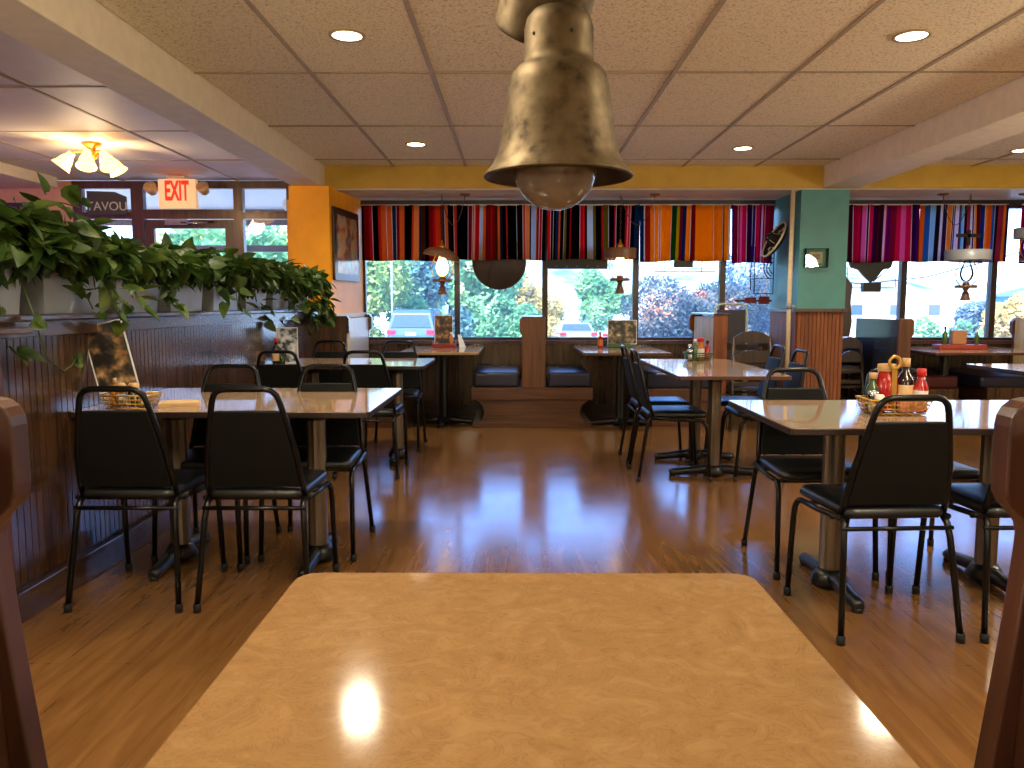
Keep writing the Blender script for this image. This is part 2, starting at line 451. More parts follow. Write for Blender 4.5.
# window frames + panes
def window(name, x0, x1, z0, z1, fr=.03, m='darkwood'):
    f = MB()
    f.box(x0, x0+fr, WY+.02, WY+.1, z0, z1); f.box(x1-fr, x1, WY+.02, WY+.1, z0, z1)
    f.box(x0+fr, x1-fr, WY+.02, WY+.1, z0, z0+.03); f.box(x0+fr, x1-fr, WY+.02, WY+.1, z1-.04, z1)
    o = struct(f.build(name, M[m]))
    MB().box(x0+fr, x1-fr, WY+.055, WY+.061, z0+.03, z1-.04).build('pane', M['glass'], o)
    return o
mull = [-1.66, -.639, .314, 1.298, 2.235, 3.22, 4.19, 5.16, 6.13, 7.1, 8.07, 9.0]
for i in range(len(mull)-1):
    window('window_%d' % (i+1), mull[i], mull[i+1], .8, 2.25)

# orange pillar with slanted return
poly = [(-2.45, WY), (-2.15, 7.6), (-1.77, 7.6), (-1.655, WY), (-1.655, WY+.15), (-2.45, WY+.15)]
poly = [(-2.45, WY-.02), (-2.15, WY-.02), (-2.15, 7.6), (-1.77, 7.6), (-1.655, WY), (-1.655, WY+.15), (-2.45, WY+.15)]
p = MB().prism(poly[::-1], 'z', 0, 2.3).build('wall_corner', M['orange']); struct(p)
# horizontal ledge trim on the slanted wall
ang = math.atan2(WY-7.6, .115)
def on_slant(mb, s0, s1, z0, z1, d0, d1):
    u = Vector((.115, 1.0, 0)).normalized(); nrm = Vector((u.y, -u.x, 0)); o = Vector((-1.77, 7.6, 0))
    pts = []
    for z in (z0, z1):
        for (s_, d_) in ((s0,d0),(s0,d1),(s1,d1),(s1,d0)):
            q = o+u*s_+nrm*d_; pts.append((q.x, q.y, z))
    v = pts
    mb.hexa([v[0], v[1], v[2], v[3], v[4], v[5], v[6], v[7]])
q = MB(); on_slant(q, .0, .98, 1.055, 1.10, .001, .035); struct(q.build('trim_8', M['cream']))
pr = empty('framed_poster', 'tall dark framed colourful poster on the orange side wall beside the window', 'picture')
q = MB(); on_slant(q, .05, .8, 1.42, 2.12, .004, .03); q.build('frame', M['darkwood'], pr, bevel=.004)
def m_poster():
    m, nt, b = new_mat('poster_print')
    tc = N(nt, 'ShaderNodeTexCoord'); nz = N(nt, 'ShaderNodeTexNoise'); nz.inputs['Scale'].default_value = 4.5; nz.inputs['Detail'].default_value = 3
    nt.links.new(tc.outputs['Object'], nz.inputs['Vector'])
    r = ramp(nt, nz.outputs['Fac'], [(.3, lin((60,90,100))), (.42, lin((150,160,150))), (.5, lin((190,150,110))), (.6, lin((120,80,60))), (.7, lin((130,160,180)))])
    nt.links.new(r.outputs[0], b.inputs['Base Color']); b.inputs['Roughness'].default_value = .15; return m
q = MB(); on_slant(q, .12, .73, 1.49, 2.05, .028, .032); q.build('print', m_poster(), pr)

# teal column
c = MB(); c.box(2.76, 3.225, 7.8, WY+.1, 1.14, 2.32); c = struct(c.build('wall_column', M['teal']))
c = MB(); c.box(2.765, 3.22, 7.81, WY+.05, 0, 1.12); c = struct(c.build('wall_column', M['colwood']))
bb = MB(); beadboard(bb, 'y', 7.81, 2.765, 3.22, .12, 1.11, -1, .038, .005); beadboard(bb, 'x', 2.765, 7.82, 8.58, .12, 1.11, -1, .5, .003); bb.build('beadboard', M['colwood'], c)
struct(MB().box(2.74, 3.245, 7.775, WY, 1.11, 1.145).build('trim_9', M['brownframe'], bevel=.004))
struct(MB().box(2.745, 3.24, 7.785, WY, 0, .12).build('baseboard_column', M['darkwood']))
o = tag(MB().tube([(2.70,7.86,0),(2.70,7.86,2.29)], .022, 12).build('drain_pipe', M['cream']), 'thin cream vertical pipe running up beside the teal column', 'pipe')
MB().tube([(2.70,7.86,1.14),(2.70,7.86,1.2)], .029, 12).build('collar', M['steel'], o)
MB().box(2.70,2.765,7.84,7.88,1.16,1.18).build('bracket', M['steel'], o)
# thermostat
t = empty('thermostat', 'beige thermostat in a clear guard box on the teal column', 'thermostat', (2.915, 7.8, 1.635))
MB().box(-.065,.065,-.03,0,-.055,.06).build('body', M['cream'], t, bevel=.006)
MB().box(-.035,.035,-.034,-.03,-.012,.036).build('display', plain('lcd_brown', (120,70,40), .3), t)
g = MB(); g.box(-.11,.11,-.055,-.051,-.09,.09); g.box(-.11,-.106,-.055,0,-.09,.09); g.box(.106,.11,-.055,0,-.09,.09); g.box(-.11,.11,-.055,0,-.09,-.086); g.box(-.11,.11,-.055,0,.086,.09)
g.build('guard_box', glass_mat('guard_plastic', (.9,.93,.9), 1.4), t)

# sombrero on the column side
h = empty('sombrero', 'small black sombrero with pale braid trim hanging on the column side', 'hat', (2.66, 8.14, 1.82))
h.rotation_euler = (R(-8), R(-62), R(12))
br = MB(); n = 40
prof = [(.075,.0),(.10,-.004),(.145,-.002),(.18,.018),(.195,.045),(.19,.05),(.174,.028),(.14,.006),(.10,.004),(.075,.008)]
br.lathe(prof, n); br.build('brim', plain('black_felt', (14,12,12), .8), h)
cr = MB().lathe([(.076,.0),(.072,.03),(.062,.075),(.045,.115),(.02,.13),(0,.132)], 28); cr.build('crown', bpy.data.materials['black_felt'], h)
tr = MB(); tr.tube([(.192*math.cos(a), .192*math.sin(a), .048) for a in [2*PI*k/40 for k in range(40)]], .010, 8, closed=True)
tr.tube([(.078*math.cos(a), .078*math.sin(a), .012) for a in [2*PI*k/28 for k in range(28)]], .007, 6, closed=True)
for k in range(12):
    a = 2*PI*k/12
    cx, cy = .135*math.cos(a), .135*math.sin(a)
    tr.tube([(cx+.018*math.cos(t_), cy+.018*math.sin(t_), .012) for t_ in [2*PI*j/10 for j in range(10)]], .005, 5, closed=True)
for k in range(4):
    a = PI/4+PI*k/2
    tr.tube([(.07*math.cos(a),.07*math.sin(a),.035),(.056*math.cos(a),.056*math.sin(a),.085),(.03*math.cos(a),.03*math.sin(a),.124)], .005, 5)
tr.build('braid_trim', plain('silver_braid', (205,196,160), .5), h)

# ------------------------------------------------------------------ knee wall with planters
X0 = -1.87
w = struct(MB().box(-2.1, X0, 2.62, 7.55, 0, 1.08).build('wall_partition', M['bead']))
bb = MB(); beadboard(bb, 'x', X0, 2.75, 7.5, .13, 1.06, 1, .041); bb.build('beadboard', M['bead'], w)
struct(MB().box(X0, X0+.04, 2.75, 7.5, 0, .12).build('baseboard_left', M['cap'], bevel=.006))
struct(MB().box(-2.14, X0+.07, 2.7, 7.56, 1.12, 1.145).build('trim_10', M['cap'], bevel=.006))
struct(MB().box(-2.12, X0+.05, 2.7, 7.55, 1.06, 1.121).build('trim_11', M['cap'], bevel=.003))
# nearer return of the partition
w = MB(); w.box(-8, -1.795, 2.55, 2.74, 0, 1.08)
w = struct(w.build('wall_return', M['brownframe']))
struct(MB().box(-8, -1.70, 2.50, 2.78, 1.08, 1.105).build('trim_12', M['cap'], bevel=.006))
# back rail behind the planters
o = MB(); o.box(-2.13, -2.105, 2.75, 7.5, 1.145, 1.36)
struct(o.build('trim_13', M['bead']))

rnd = random.Random(11)
def heart_leaf(mb, P, d, nrm, L):
    d = d.normalized(); s = d.cross(nrm)
    if s.length < 1e-4: s = d.orthogonal()
    s.normalize(); nn = s.cross(d)
    W = L*.36
    prof = [(-.08,.55),(.12,.98),(.4,.85),(.7,.5)]
    mid = [P+d*(L*t)-nn*(L*(.10*t*t)) for t in (0,.12,.4,.7,1.0)]
    vs = [m_ for m_ in mid]
    lf = [P+d*(L*t)+s*(W*w_)+nn*(L*.10*w_)-nn*(L*.1*t*t) for t, w_ in prof]
    rt = [P+d*(L*t)-s*(W*w_)+nn*(L*.10*w_)-nn*(L*.1*t*t) for t, w_ in prof]
    vs = mid+lf+rt
    fs = [(0,1,6,5),(1,2,7,6),(2,3,8,7),(3,4,8),(0,9,10,1),(1,10,11,2),(2,11,12,3),(3,12,4)]
    mb._add(vs, fs, True)
def pothos(y0, y1, zt, seed, trail, side=-1):
    """bushy trailing vine rising out of its planter, coordinates local to planter centre"""
    r = random.Random(seed)
    lf = MB(); st = MB()
    yc = (y0+y1)/2
    L = (y1-y0)
    for k in range(44):
        # each vine: arch from the soil, up and over the side
        a = r.uniform(0, 2*PI); yy = r.uniform(-L*.5, L*.5)
        sx = r.choice([1,1,1,-1]) * r.uniform(.05, .22)
        top = r.uniform(.3, 1.0)*(zt-.16)
        end_z = max(.08 if abs(sx) > .13 else .1, top - r.uniform(.03, .17)) if r.random() < .9 else top-r.uniform(.2, trail)
        base = Vector((r.uniform(-.05,.05), yy*.8, .14))
        p1 = Vector((sx*.35, yy, .16+top*.8)); p2 = Vector((sx*.85, yy+r.uniform(-.12,.12), .16+top))
        p3 = Vector((sx*1.25, yy+r.uniform(-.2,.2), .16+end_z))
        pts = []
        for i in range(9):
            t = i/8
            q = base*(1-t)**3+p1*3*t*(1-t)**2+p2*3*t*t*(1-t)+p3*t**3
            pts.append(q)
        st.tube(pts, .0028, 5)
        for i in range(2, 9):
            for rep in range(2):
                q = pts[i]
                out = Vector((r.uniform(-.4,1)*(1 if sx > 0 else -1), r.uniform(-1,1), r.uniform(-.9,.35)))
                if out.length < .2: continue
                nr = Vector((r.uniform(-.2,.9)*(1 if sx > 0 else -1), r.uniform(-.5,.5), r.uniform(.2,1)))
                stalk = out.normalized()*r.uniform(.015,.05)
                heart_leaf(lf, q+stalk, out, nr, r.uniform(.06,.115))
    return lf, st
ps = [(2.55,2.99),(3.12,3.57),(3.69,4.14),(4.27,4.72),(4.88,5.33),(5.47,5.92),(6.07,6.52),(6.66,7.11)]
ordn = ['nearest', 'second', 'third', 'fourth', 'fifth', 'sixth', 'seventh', 'eighth']
tops = [.46,.40,.38,.38,.38,.38,.36,.34]
for i, (a, c_) in enumerate(ps):
    y = (a+c_)/2; hl = (c_-a)/2
    pb = empty('planter_box', 'grey metal planter box, %s of the eight along the partition from the camera' % ordn[i], 'planter', (-1.955, y, 1.146), 0, 'planter boxes along the partition')
    w1, w0 = .10, .085
    q = MB()
    vs = [(-w0,-hl*.93,0),(w0,-hl*.93,0),(w0,hl*.93,0),(-w0,hl*.93,0),(-w1,-hl,.19),(w1,-hl,.19),(w1,hl,.19),(-w1,hl,.19)]
    t_ = .006
    vi = [(-w1+t_,-hl+t_,.19),(w1-t_,-hl+t_,.19),(w1-t_,hl-t_,.19),(-w1+t_,hl-t_,.19),(-w1+t_,-hl+t_,.15),(w1-t_,-hl+t_,.15),(w1-t_,hl-t_,.15),(-w1+t_,hl-t_,.15)]
    q._add(vs+vi, [(0,3,2,1),(0,1,5,4),(1,2,6,5),(2,3,7,6),(3,0,4,7),(4,5,9,8),(5,6,10,9),(6,7,11,10),(7,4,8,11),(8,9,13,12),(9,10,14,13),(10,11,15,14),(11,8,12,15)])
    q.build('box', M['steel'], pb)
    MB().box(-w1+.008, w1-.008, -hl+.008, hl-.008, .1, .15).build('soil', M['soil'], pb)
    pl = empty('pothos_plant', 'leafy green trailing pothos growing in the %s planter of the row' % (ordn[i]), 'plant', (-1.955, y, 1.146), 0, 'trailing pothos plants')
    lf, st = pothos(a-.08, c_+.08, tops[i], 20+i, .55 if i in (0,7) else .34)
    if i == 7:   # drapes over the end of the partition
        r = random.Random(5)
        for k in range(420):
            yy = r.uniform(-.15,.42); xx = r.uniform(-.05,.27)
            zt_ = .34-.45*max(0,yy)**1.1 - .3*max(0, xx-.1)
            zz = r.uniform(-.14, max(.0, zt_)) if xx > .14 else r.uniform(.16, max(.2, zt_))
            if yy > .26 and xx < .16: yy = .3
            heart_leaf(lf, Vector((xx, yy, zz)), Vector((r.uniform(.1,1), r.uniform(-1,1), r.uniform(-1,.2))), Vector((r.uniform(.2,1), r.uniform(-.5,.5), r.uniform(.2,1))), r.uniform(.06,.1))
    if i == 0:   # one long thin tendril hanging in front of the wainscot
        pts = [(.17,.1,.1),(.2,.12,-.03),(.2,.14,-.1),(.2,.18,-.17),(.21,.26,-.22),(.21,.32,-.2),(.21,.36,-.17)]
        st.tube(pts, .0035, 6)
        for (q_, dd) in (((.2,.12,-.02),(0,1,-.3)),((.2,.15,-.03),(.1,-1,-.2)),((.21,.33,-.19),(0,1,-.1)),((.21,.36,-.16),(0,.3,-.9))):
            heart_leaf(lf, Vector(q_), Vector(dd), Vector((1,.1,.4)), .085)
    lf.build('foliage', M['pothos'], pl); st.build('vines', M['stem'], pl)

# ------------------------------------------------------------------ storefront on the left
sf = MB()
def fb(x0, x1, z0, z1, d=.08): sf.box(x0, x1, WY, WY+d, z0, z1)
fb(-4.76,-4.66,0,2.5); fb(-4.66,-2.42,2.42,2.5); fb(-4.66,-4.13,2.10,2.17); fb(-2.93,-2.42,2.10,2.17)
fb(-4.13,-4.0,0,2.42); fb(-3.03,-2.93,0,2.42); fb(-2.46,-2.42,0,2.42); fb(-4.0,-3.03,2.10,2.2); fb(-4.66,-4.13,0,.2); fb(-2.93,-2.46,0,.2)
o = struct(sf.build('window_20', M['brownframe']))
g = MB(); g.box(-4.66,-4.13,WY+.03,WY+.036,.2,2.1); g.box(-4.66,-4.13,WY+.03,WY+.036,2.17,2.42); g.box(-4.0,-3.03,WY+.03,WY+.036,2.2,2.42); g.box(-2.93,-2.46,WY+.03,WY+.036,.2,2.1); g.box(-2.93,-2.46,WY+.03,WY+.036,2.17,2.42)
g.build('pane', M['glass'], o)
d = MB(); d.box(-3.99,-3.9,WY+.01,WY+.06,.02,2.09); d.box(-3.13,-3.04,WY+.01,WY+.06,.02,2.09); d.box(-3.9,-3.13,WY+.01,WY+.06,2.0,2.09); d.box(-3.9,-3.13,WY+.01,WY+.06,.02,.25)
d = struct(d.build('door_1', M['brownframe']))
MB().box(-3.9,-3.13,WY+.03,WY+.036,.25,2.0).build('pane', M['glass'], d)
MB().box(-3.88,-3.15,WY-.05,WY-.02,.95,1.0).build('push_bar', M['chrome'], d)
q = MB().box(-3.75,-3.5,WY-.06,WY+.005,2.03,2.09); q.tube([(-3.6,WY-.04,2.06),(-3.4,WY-.16,2.04),(-3.25,WY-.02,2.07)], .01, 6)
q.build('door_closer', M['chrome'], d)
# porch ceiling and porch posts outside the entrance
struct(MB().box(-7,-2.0,WY+.2,WY+2.8,2.52,2.6).build('trim_14', plain('porch_ceiling', (240,236,226), .6)))
q = MB(); q.box(-6.5,-2.6,WY+2.7,WY+2.78,1.93,2.02); q.box(-6.5,-2.6,WY+2.7,WY+2.78,2.3,2.6)
q.box(-3.2,-3.1,WY+2.7,WY+2.8,-.1,2.5); q.box(-6.5,-6.4,WY+2.7,WY+2.8,-.1,2.5)
q = struct(q.build('trim_15', M['brownframe']))
gl = empty('porch_lamp', 'white globe lamp hanging under the porch ceiling outside the entrance', 'lamp', (-2.66, 9.4, 2.52))
MB().tube([(0,0,0),(0,0,-.1)], .02, 10).build('stem', M['steel'], gl)
MB().sphere((0,0,-.17), .08).build('globe', M['whitecap'], gl)
# sign in the transom window
sg = empty('hanging_window_sign', 'dark board sign with pale lettering in the upper left entrance window', 'sign', (-4.38, WY-.03, 2.27))
q = MB().prism([(-.2,-.13),(.22,-.13),(.22,.06),(.1,.11),(-.2,.12)], 'y', -.01, .01); q.build('board', plain('slate_board', (70,66,60), .6), sg)
text_mesh('TAVOU', .13, 'lettering', plain('pale_letter', (200,196,186), .6), sg, Matrix.Translation((.01,-.013,-.045)) @ Matrix.Rotation(PI/2, 4, 'X'))

# picture on the salmon wall
p = empty('wall_picture', 'dark framed picture on the salmon wall, mostly behind the leaves', 'picture', (-5.3, WY, 2.13))
MB().box(-.2,.2,-.03,0,-.2,.14).build('frame', M['darkwood'], p, bevel=.005)
MB().box(-.16,.16,-.034,-.03,-.16,.10).build('print', plain('brown_print', (90,70,54), .4, var=.5, scale=9), p)

# EXIT sign
e = empty('exit_sign', 'lit cream exit sign with red letters and twin lamp heads on the ceiling', 'exit sign', (-3.49, 8.3, 2.5))
MB().box(-.195,.195,-.035,.035,-.33,-.03).build('housing', M['exit_face'], e, bevel=.008)
MB().box(-.09,.09,-.05,.05,-.03,0).build('ceiling_mount', M['cream'], e)
tm = text_mesh('EXIT', .26, 'lettering', M['exit_red'], e, Matrix.Translation((0,-.038,-.16)) @ Matrix.Rotation(PI/2,4,'X') @ Matrix.Diagonal((.47,1.05,1,1)), off=.008)
for sx in (-1,1):
    q = MB(); q.M = Matrix.Translation((sx*.27,-.02,-.13)) @ Matrix.Rotation(R(60),4,'X')
    q.lathe([(.0,-.05),(.045,-.05),(.065,.04),(.06,.05),(0,.05)], 18)
    q.M = None; q.tube([(sx*.19,0,-.13),(sx*.24,0,-.13)], .014, 8)
    q.build('lamp_head', M['bottlecap'], e)

# ceiling chandelier (3 bell shades)
ch = empty('ceiling_light_fixture', 'brass ceiling fixture with four lit bell glass shades', 'ceiling light', (-3.47, 6.6, 2.5))
q = MB().lathe([(.0,0),(.075,0),(.07,-.02),(.04,-.035),(.03,-.05),(.03,-.09),(.045,-.11),(.02,-.14),(0,-.145)], 24); q.build('canopy', M['brass'], ch)
for k, an in enumerate((200, 330, 285, 60)):
    a = R(an); dx, dy = math.cos(a), math.sin(a)
    am = MB().tube([(dx*.02,dy*.02,-.1),(dx*.07,dy*.07,-.075),(dx*.12,dy*.12,-.08),(dx*.15,dy*.15,-.10)], .009, 8)
    am = am.build('arm', M['brass'], ch)
    tl = R(38) if k != 2 else R(22)
    q = MB(); q.M = Matrix.Translation((dx*.15,dy*.15,-.10)) @ Matrix.Rotation(a,4,'Z') @ Matrix.Rotation(-tl,4,'Y')
    q.lathe([(.026,.01),(.032,-.02),(.05,-.06),(.06,-.1),(.078,-.135),(.075,-.135),(.057,-.1),(.046,-.06),(.028,-.02),(.0,.0)], 20)
    q.build('glass_shade', M['shade_on'], ch)

# recessed downlights
def downlight(x, y, label):
    d = empty('recessed_downlight', label, 'ceiling light', (x, y, CZ), 0, 'recessed ceiling downlights')
    MB().lathe([(.072,.02),(.072,-.006),(.088,-.008),(.09,0)], 28).build('trim_ring', M['grid'], d)
    MB().disc((0,0,-.004), .0725, 28, -1).build('lens', M['down_on'], d)
    return d
dl = [(-.831,4.03,'round recessed ceiling light near the left beam, nearer the camera'),(1.947,4.05,'round recessed ceiling light near the right beam, nearer the camera'),
      (-.825,6.67,'small round recessed ceiling light to the left, by the mustard bulkhead'),(1.917,6.85,'small round recessed ceiling light to the right, by the mustard bulkhead'),
      (4.33,6.95,'round recessed ceiling light beyond the right-hand beam')]
for x, y, l in dl: downlight(x, y, l)

# ------------------------------------------------------------------ windows: serape valances
def hexs(*a): return [lin(c) for c in a]
PAL = dict(
 dark=[(16,12,14),(16,12,14),(30,16,18),(214,78,40),(232,150,90),(40,60,90),(180,190,200),(16,12,14),(150,24,34),(200,30,44),(16,12,14),(90,40,30),(226,120,60),(20,40,74),(16,12,14),(210,60,50)],
 red=[(18,14,18),(18,14,18),(206,22,46),(228,40,60),(18,14,18),(200,200,200),(26,60,110),(224,104,50),(18,14,18),(120,110,40),(18,14,18),(190,20,50)],
 gold=[(244,148,20),(244,148,20),(244,148,20),(240,140,16),(30,80,30),(190,160,30),(140,20,40),(24,50,110),(220,210,190),(180,40,50),(244,148,20),(244,148,20)],
 pink=[(200,20,90),(230,110,170),(214,30,100),(70,14,90),(90,20,130),(120,20,60),(60,30,50),(230,180,200),(190,16,80),(110,20,120),(150,20,70)],
 blue=[(236,140,60),(226,110,40),(40,110,170),(150,190,210),(40,30,50),(180,60,90),(220,200,210),(60,40,90),(236,150,60),(120,30,40),(30,70,140)])
def valance(x0, x1, pal, seed, label, zb=1.66, y=WY-.09):
    r = random.Random(seed)
    cols = []
    pl = PAL[pal]
    i0 = 0
    n = int((x1-x0)/.006)
    i = 0; prev = None
    seqi = r.randrange(len(pl))
    while len(cols) < n:
        c_ = pl[seqi % len(pl)] if r.random() < .75 else r.choice(pl)
        seqi += 1
        wd = r.choice([2,3,4,5,7,9]) if sum(c_) > 90 else r.choice([4,6,10])
        cols += [c_]*wd
        if r.random() < .35: cols += [(215,205,200)]
    cols = cols[:n]
    me = bpy.data.meshes.new('cloth'); vs = []; fs = []
    ph = r.uniform(0, 6); rows = 7
    for j in range(rows+1):
        t = j/rows
        for k in range(n+1):
            x = x0+(x1-x0)*k/n
            wv = (math.sin(x*38+ph)*.013+math.sin(x*17+ph*2)*.012)*(.35+.65*t)
            dx = math.sin(x*9+ph)*.012*t
            z = 2.235+(zb-2.235)*t + (math.sin(x*11+ph)*.006+math.sin(x*3.1+ph)*.006)*t
            vs.append((x+dx, y+wv, z))
    for j in range(rows):
        for k in range(n):
            a = j*(n+1)+k; fs.append((a, a+1, a+n+2, a+n+1))
    me.from_pydata(vs, [], fs)
    at = me.color_attributes.new('stripe', 'FLOAT_COLOR', 'CORNER')
    li = 0
    dat = []
    for j in range(rows):
        for k in range(n):
            c_ = lin(cols[k])
            dat += list(c_)*4
    at.data.foreach_set('color', dat)
    me.polygons.foreach_set('use_smooth', [True]*len(fs))
    me.materials.append(M['serape'])
    e_ = empty('striped_valance', label, 'valance', ((x0+x1)/2, y, 2.235), 0, 'serape valances over the windows')
    o_ = bpy.data.objects.new('cloth', me); COL.objects.link(o_); o_.parent = e_; o_.location = (-(x0+x1)/2, -y, -2.235)
    s_ = o_.modifiers.new('Solid', 'SOLIDIFY'); s_.thickness = .003
    MB().tube([(x0-(x0+x1)/2,-.0,.0),(x1-(x0+x1)/2,-.0,.0)], .007, 8).build('rod', M['metalrod'], e_)
valance(-1.64, .325, 'dark', 3, 'dark serape valance striped red and orange over the two left windows', 1.655)
valance(.335, 1.30, 'red', 8, 'black, red and blue serape valance over the window right of the centre booth post')
valance(1.31, 2.27, 'gold', 12, 'golden orange striped serape valance over the shrub window', 1.64)
valance(2.28, 2.735, 'pink', 5, 'narrow magenta and purple serape valance left of the teal column', 1.62)
valance(3.25, 4.26, 'pink', 9, 'wide magenta and purple serape valance just right of the teal column', 1.63)
valance(4.27, 5.2, 'blue', 14, 'orange and blue striped serape valance behind the unlit pendant lamp', 1.635)
valance(5.34, 6.5, 'pink', 17, 'magenta serape valance at the right edge of the picture', 1.61)

# signs hanging in the windows (seen from behind)
blk = plain('sign_back_black', (22,20,20), .45)
ds = empty('round_window_sign', 'round dark brown sign hanging in the window left of the booth post', 'sign', (-.18, 8.57, 1.635))
q = MB(); q.M = Matrix.Rotation(PI/2,4,'X'); q.lathe([(0,-.012),(.285,-.012),(.29,-.006),(.29,.006),(.285,.012),(0,.012)], 48); q.build('disc', plain('brown_sign_back', (54,38,32), .5, var=.25, scale=10), ds)
for x_ in (-.18,.18): MB().tube([(x_,0,.22),(x_,0,.62)], .003, 5).build('hanging_wire', blk, ds)
q = MB(); q.tube([(-.05,-.016,.2),(-.13,-.016,-.25)], .004, 5)
q.build('sign_wire', blk, ds)
for s_ in (-1,1):
    q = MB(); q.tube([(s_*.30,.0,-.02),(s_*.30,0,-.17)], .003, 5); q.tube([(s_*.24,.0,-.07),(s_*.36,0,-.07)], .003, 5)
    q.build('sign_bracket', blk, ds)
ds = empty('box_window_sign', 'long black box sign tucked under the red serape valance', 'sign', (.655, 8.57, 1.65))
MB().box(-.325,.325,-.03,.01,-.085,.12).build('housing', blk, ds, bevel=.006)
for i in range(5): MB().sphere((-.22+.11*i,-.032,-.06), .008, 8, 5).build('screw', M['chrome'], ds)
# neon sign in shrub window
ns = empty('neon_sign', 'unlit neon tube sign on a wire frame in the shrub window', 'neon sign', (1.79, 8.57, 1.60))
q = MB(); q.tube([(-.34,0,.06),(-.34,0,-.03),(.30,0,-.03),(.30,0,.06),(-.34,0,.06)], .004, 5)
q.tube([(-.2,0,.07),(-.2,0,-.06)], .004, 5); q.tube([(.2,0,.07),(.2,0,-.06)], .004, 5); q.tube([(-.3,0,-.065),(.35,0,-.065)], .006, 5)
q.build('wire_frame', blk, ns)
q = MB()
for i in range(6):
    cx = -.27+.1*i
    q.tube([(cx+.035*math.cos(a)*(1+.3*math.sin(2*a)),-.02,.02+.035*math.sin(a)) for a in [2*PI*j/14 for j in range(12)]], .004, 5)
q.build('neon_tube', plain('neon_glass', (150,190,190), .2), ns)
MB().box(-.1,.1,-.04,-.01,-.02,.05).build('transformer', blk, ns)
# two small hook ornaments lower in that window
q = MB(); 
for s_, x_ in ((1,.0),(-1,.2)):
    q.tube([(x_,0,.12),(x_+.02,0,.03),(x_-.03*s_,0,-.02),(x_-.05*s_,0,.0)], .005, 5); q.tube([(x_,0,.2),(x_,0,.1)], .002, 4)
q = q.build('hook_ornament', blk); q.location = (2.0, 8.63, 1.32); tag(q, 'pair of thin dark hook ornaments on the shrub window glass', 'ornament')
# open sign style neon at column
ns = empty('neon_sign', 'framed neon sign with blue curves beside the teal column', 'neon sign', (2.64, 8.5, 1.5))
q = MB(); q.tube([(-.1,0,.3),(-.1,0,-.2),(.1,0,-.2),(.1,0,.3)], .007, 6); q.tube([(-.1,0,.17),(.1,0,.17)], .004, 5); q.tube([(-.1,0,-.04),(.1,0,-.04)], .004, 5); q.tube([(-.14,0,.3),(-.14,0,-.16)], .006, 6)
q.build('wire_frame', blk, ns)
q = MB()
for rr in (.07,.10,.13): q.tube([(.12-rr*math.cos(a),-.02,.07+rr*math.sin(a)) for a in [R(-60)+R(120)*j/10 for j in range(11)]], .006, 6)
q.build('neon_tube', plain('blue_neon_glass', (30,60,140), .2), ns)
q = MB(); q.box(-.2,-.08,-.02,.01,-.3,-.24); q.box(-.05,.06,-.02,.01,-.31,-.23); q.build('sign_box', plain('red_black_sign', (110,20,24), .5), ns)
q = MB(); q.box(-.30,.09,0,.02,-.285,-.265); q.build('bracket', blk, ns)
# black neon back right of column
ns = empty('neon_sign', 'black stepped neon sign back hanging right of the teal column', 'neon sign', (3.80, 8.56, 1.55))
MB().prism([(-.25,.12),(.23,.12),(.21,.03),(.12,.0),(.05,-.09),(.0,-.13),(-.08,-.06),(-.13,.0),(-.22,.03)], 'y', -.02, .02).build('sign_back', blk, ns)
MB().box(-.09,.10,-.04,.03,-.23,-.13).build('transformer', blk, ns)
q = MB(); q.tube([(-.25,0,.05),(-.25,0,-.18),(.27,0,-.18),(.27,0,.0)], .005, 5); q.tube([(.03,0,-.12),(.2,0,.03)], .006, 5); q.build('wire_frame', blk, ns)

